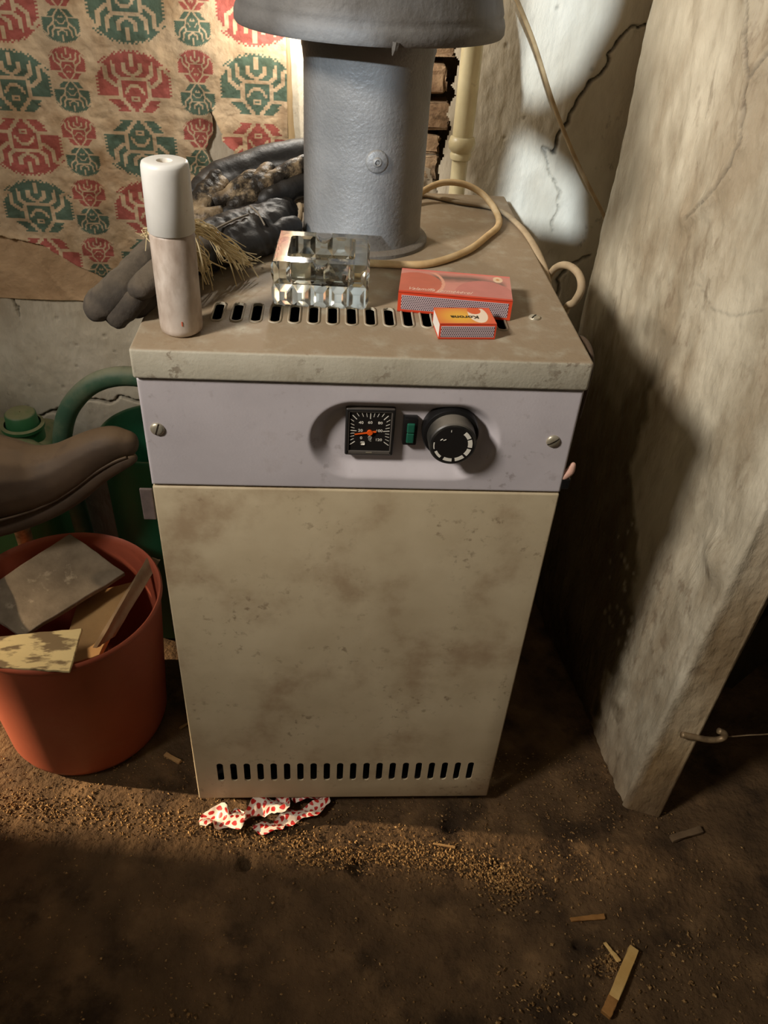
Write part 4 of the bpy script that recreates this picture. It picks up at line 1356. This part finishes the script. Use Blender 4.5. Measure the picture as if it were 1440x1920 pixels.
# dark bag behind the bucket and against the boiler
bagm = blob([([(-.248, .282, .03), (-.246, .280, .10), (-.246, .278, .17), (-.250, .276, .20)], [.028, .032, .028, .012]),
             ([(-.238, .25, .02), (-.236, .245, .07), (-.236, .24, .11)], [.018, .018, .010])], .005, 2, .020, 30, seed=2)
tag(obj('plastic_bag', bagm, MAT['bag'], smooth=.6), 'crumpled dark plastic bag wedged between bucket and boiler', 'bag')

# dotted wrapper
wr_ = thing('wrapper', (-.11, -.01, 0), 'crumpled white wrapper with red dots under the boiler\'s front edge', 'wrapper')


def strip(path, w, seed, lift=.012):
    P_ = smooth_path(path, 8)
    n_, m_ = len(P_), 9
    Q_ = np.zeros((n_, m_, 3)); uv = np.zeros((n_, m_, 2))
    s_ = np.concatenate([[0], np.cumsum(np.linalg.norm(np.diff(P_, axis=0), axis=1))])
    for i in range(n_):
        t_ = P_[min(i + 1, n_ - 1)] - P_[max(i - 1, 0)]
        t_ /= np.linalg.norm(t_)
        sd_ = np.array([-t_[1], t_[0], 0])
        ww = w * min(1, .15 + 4 * i / n_, .25 + 4 * (n_ - 1 - i) / n_)
        for j in range(m_):
            b_ = j / (m_ - 1) - .5
            z_ = lift * (.5 + .5 * math.cos(b_ * 5 + i * .35 + seed)) * .7 + lift * .5 * abs(float(fbm(i * .33 + seed, j * .6, 2))) * 2
            Q_[i, j] = P_[i] + sd_ * ww * b_ * (1 + .25 * math.sin(i * .7 + seed)) + np.array([0, 0, z_])
            uv[i, j] = (s_[i] / .0088 + .3 * math.sin(j), ww * b_ / .0088)
    me = grid_mesh(Q_)
    ul = me.uv_layers.new(name='UVMap')
    li = np.zeros(len(me.loops), np.int32); me.loops.foreach_get('vertex_index', li)
    ul.data.foreach_set('uv', uv.reshape(-1, 2)[li].reshape(-1).astype(np.float32))
    return me


for pth, w_, sd, lf in (([(-.205, -.030, .002), (-.185, -.022, .004), (-.160, -.026, .004), (-.140, -.020, .006)], .030, .4, .014),
                        ([(-.145, -.030, .003), (-.120, -.010, .006), (-.095, -.008, .008), (-.080, .004, .008)], .026, 1.9, .018),
                        ([(-.100, -.032, .002), (-.075, -.022, .004), (-.045, -.012, .004), (-.022, .004, .006)], .020, 3.1, .012),
                        ([(-.130, -.036, .001), (-.105, -.036, .002), (-.085, -.030, .002)], .016, 4.4, .006),
                        ([(-.080, .012, .004), (-.055, .008, .008), (-.028, .012, .008)], .018, 5.2, .012)):
    obj('film_fold', strip(pth, w_, sd, lf), MAT['dots'], wr_, smooth=3.2)


# wood pieces on the floor
def stick(name, a, b, w, h, mat, label, cat='wood chip', group=None, taper=1.0):
    a, b = Vector(a), Vector(b)
    d = b - a
    L_ = d.length
    bm = bmesh.new()
    add_box(bm, (0, 0, 0), (L_, w, h), .0006, None, 1)
    bmesh.ops.subdivide_edges(bm, edges=[e for e in bm.edges if abs((e.verts[0].co - e.verts[1].co).x) > L_ * .5], cuts=5)
    for v in bm.verts:
        f = v.co.x / L_ + .5
        v.co.y *= 1 + (taper - 1) * f
        v.co += Vector((random.uniform(-1, 1) * .001, random.uniform(-1, 1) * .0005, random.uniform(-1, 1) * .0003))
    me = bm_mesh(bm)
    me.transform(Matrix.Translation((a + b) / 2 + Vector((0, 0, h / 2))) @ Matrix.Rotation(math.atan2(d.y, d.x), 4, 'Z'))
    o = obj(name, me, mat, None, smooth=.5)
    return tag(o, label, cat, group)


st_ = thing('wood_offcut', (.344, -.245, 0), 'pale wood offcut with one dark-stained end lying on the floor at bottom right', 'wood')
for nm_, a, b, ml in (('pale_length', (.3695, -.210), (.3265, -.267), 'wood'), ('stained_end', (.3268, -.2666), (.3125, -.2845), 'wood_dark')):
    o = stick(nm_, (*a, 0), (*b, 0), .0125, .009 if nm_ == 'pale_length' else .0084, MAT[ml], None, None)
    for k_ in ('label', 'category'):
        if k_ in o: del o[k_]
    o.parent = st_
    o.matrix_parent_inverse = Matrix.Translation(-Vector(st_.location))
stick('wood_splinter', (.297, -.1705, 0), (.343, -.1672, 0), .0048, .0035, MAT['wood_dark'], 'flat reddish splinter lying alone above the pale offcut', taper=1.5)
stick('wood_splinter', (.3345, -.2005, 0), (.3475, -.2235, 0), .0035, .003, MAT['wood'], 'thin pale splinter touching dirt left of the pale offcut', taper=1.6)
stick('wood_splinter', (-.273, .088, 0), (-.247, .073, 0), .007, .004, MAT['board_tan'], 'tan chip on the floor between bucket and boiler')
stick('wood_splinter', (-.258, .135, .0), (-.222, .165, .0), .0035, .003, MAT['board_tan'], 'thin stick half under the boiler behind the tan chip')
stick('wood_splinter', (.470, -.060, 0), (.520, -.046, 0), .010, .006, MAT['board_brown'], 'dim brown stick lying at the foot of the pier')
stick('wood_splinter', (.125, -.062, 0), (.155, -.068, 0), .003, .003, MAT['board_tan'], 'small tan stick among crumbs right of the boiler front')

# crumbs and litter: thousands, joined
V, F = [], []


def flake(x, y, s):
    b0 = len(V)
    a = random.uniform(0, 6.283)
    e = random.uniform(.25, .8)
    hgt_ = s * random.uniform(.15, .5)
    for k_, (u_, v_) in enumerate(((1, 0), (0, e), (-1, 0), (0, -e))):
        xx, yy = u_ * s, v_ * s
        V.append((x + xx * math.cos(a) - yy * math.sin(a), y + xx * math.sin(a) + yy * math.cos(a), random.uniform(0, hgt_) - .001))
    V.append((x, y, hgt_))
    F.extend([(b0, b0 + 1, b0 + 4), (b0 + 1, b0 + 2, b0 + 4), (b0 + 2, b0 + 3, b0 + 4), (b0 + 3, b0, b0 + 4)])


arcp = smooth_path([(-.55, .02, 0), (-.35, -.01, 0), (-.15, -.04, 0), (-.02, -.075, 0), (.08, -.075, 0), (.15, -.082, 0), (.205, -.105, 0), (.225, -.13, 0)], 30)
for _ in range(3000):
    p = arcp[random.randrange(len(arcp))]
    flake(p[0] + random.gauss(0, .02), p[1] + random.gauss(0, .012), abs(random.gauss(.0014, .0008)) + .0005)
for _ in range(2600):
    flake(random.uniform(-.6, .5), random.uniform(-.02, .12) - .03, abs(random.gauss(.001, .0007)) + .0004)
for _ in range(1500):
    flake(random.uniform(-.45, .55), random.uniform(-.30, -.06), abs(random.gauss(.0009, .0006)) + .0004)
for cx_, cy_, sx_, n_ in ((.335, -.225, .012, 120), (.30, -.10, .05, 160), (.225, -.115, .014, 130), (.23, -.26, .03, 90), (-.21, -.28, .02, 40), (.055, -.155, .012, 16), (.45, -.19, .08, 160), (.40, -.25, .06, 90)):
    for _ in range(n_): flake(random.gauss(cx_, sx_), random.gauss(cy_, sx_ * .7), abs(random.gauss(.0015, .001)) + .0006)
tag(obj('floor_crumbs', pyd(V, F), MAT['debris']), 'pale wood crumbs and litter strewn over the dirt floor', 'litter', kind='stuff')

# ================================================================== RIGHT OF THE PIER
hook = thing('wall_hook', (.47, -.02, .19), 'bent rusty iron hook sticking out of the pier near the floor', 'hook')
obj('hook_bar', tubes([(smooth_path([(.440, -.0245, .199), (.462, -.026, .1945), (.478, -.026, .190), (.492, -.026, .190), (.499, -.026, .196), (.496, -.026, .204), (.487, -.026, .209)], 6), .0042)], 10), MAT['steel'], hook, smooth=3.2)
tag(obj('wire', tubes([(smooth_path([(.497, -.024, .193), (.53, -.022, .1935), (.60, -.015, .196), (.80, .03, .205), (1.05, .256, .25)], 8), .0009)], 6), MAT['steel']), 'thin wire running right from the iron hook into the dark', 'wire')
b = slab([(.60, .22, .02), (.66, .20, .02), (.86, .24, .34), (.80, .26, .34)], .018, MAT['door_wood'], 'leaning_board', jitter=.001)
tag(b, 'dim dark board leaning in the shadow right of the pier', 'board')
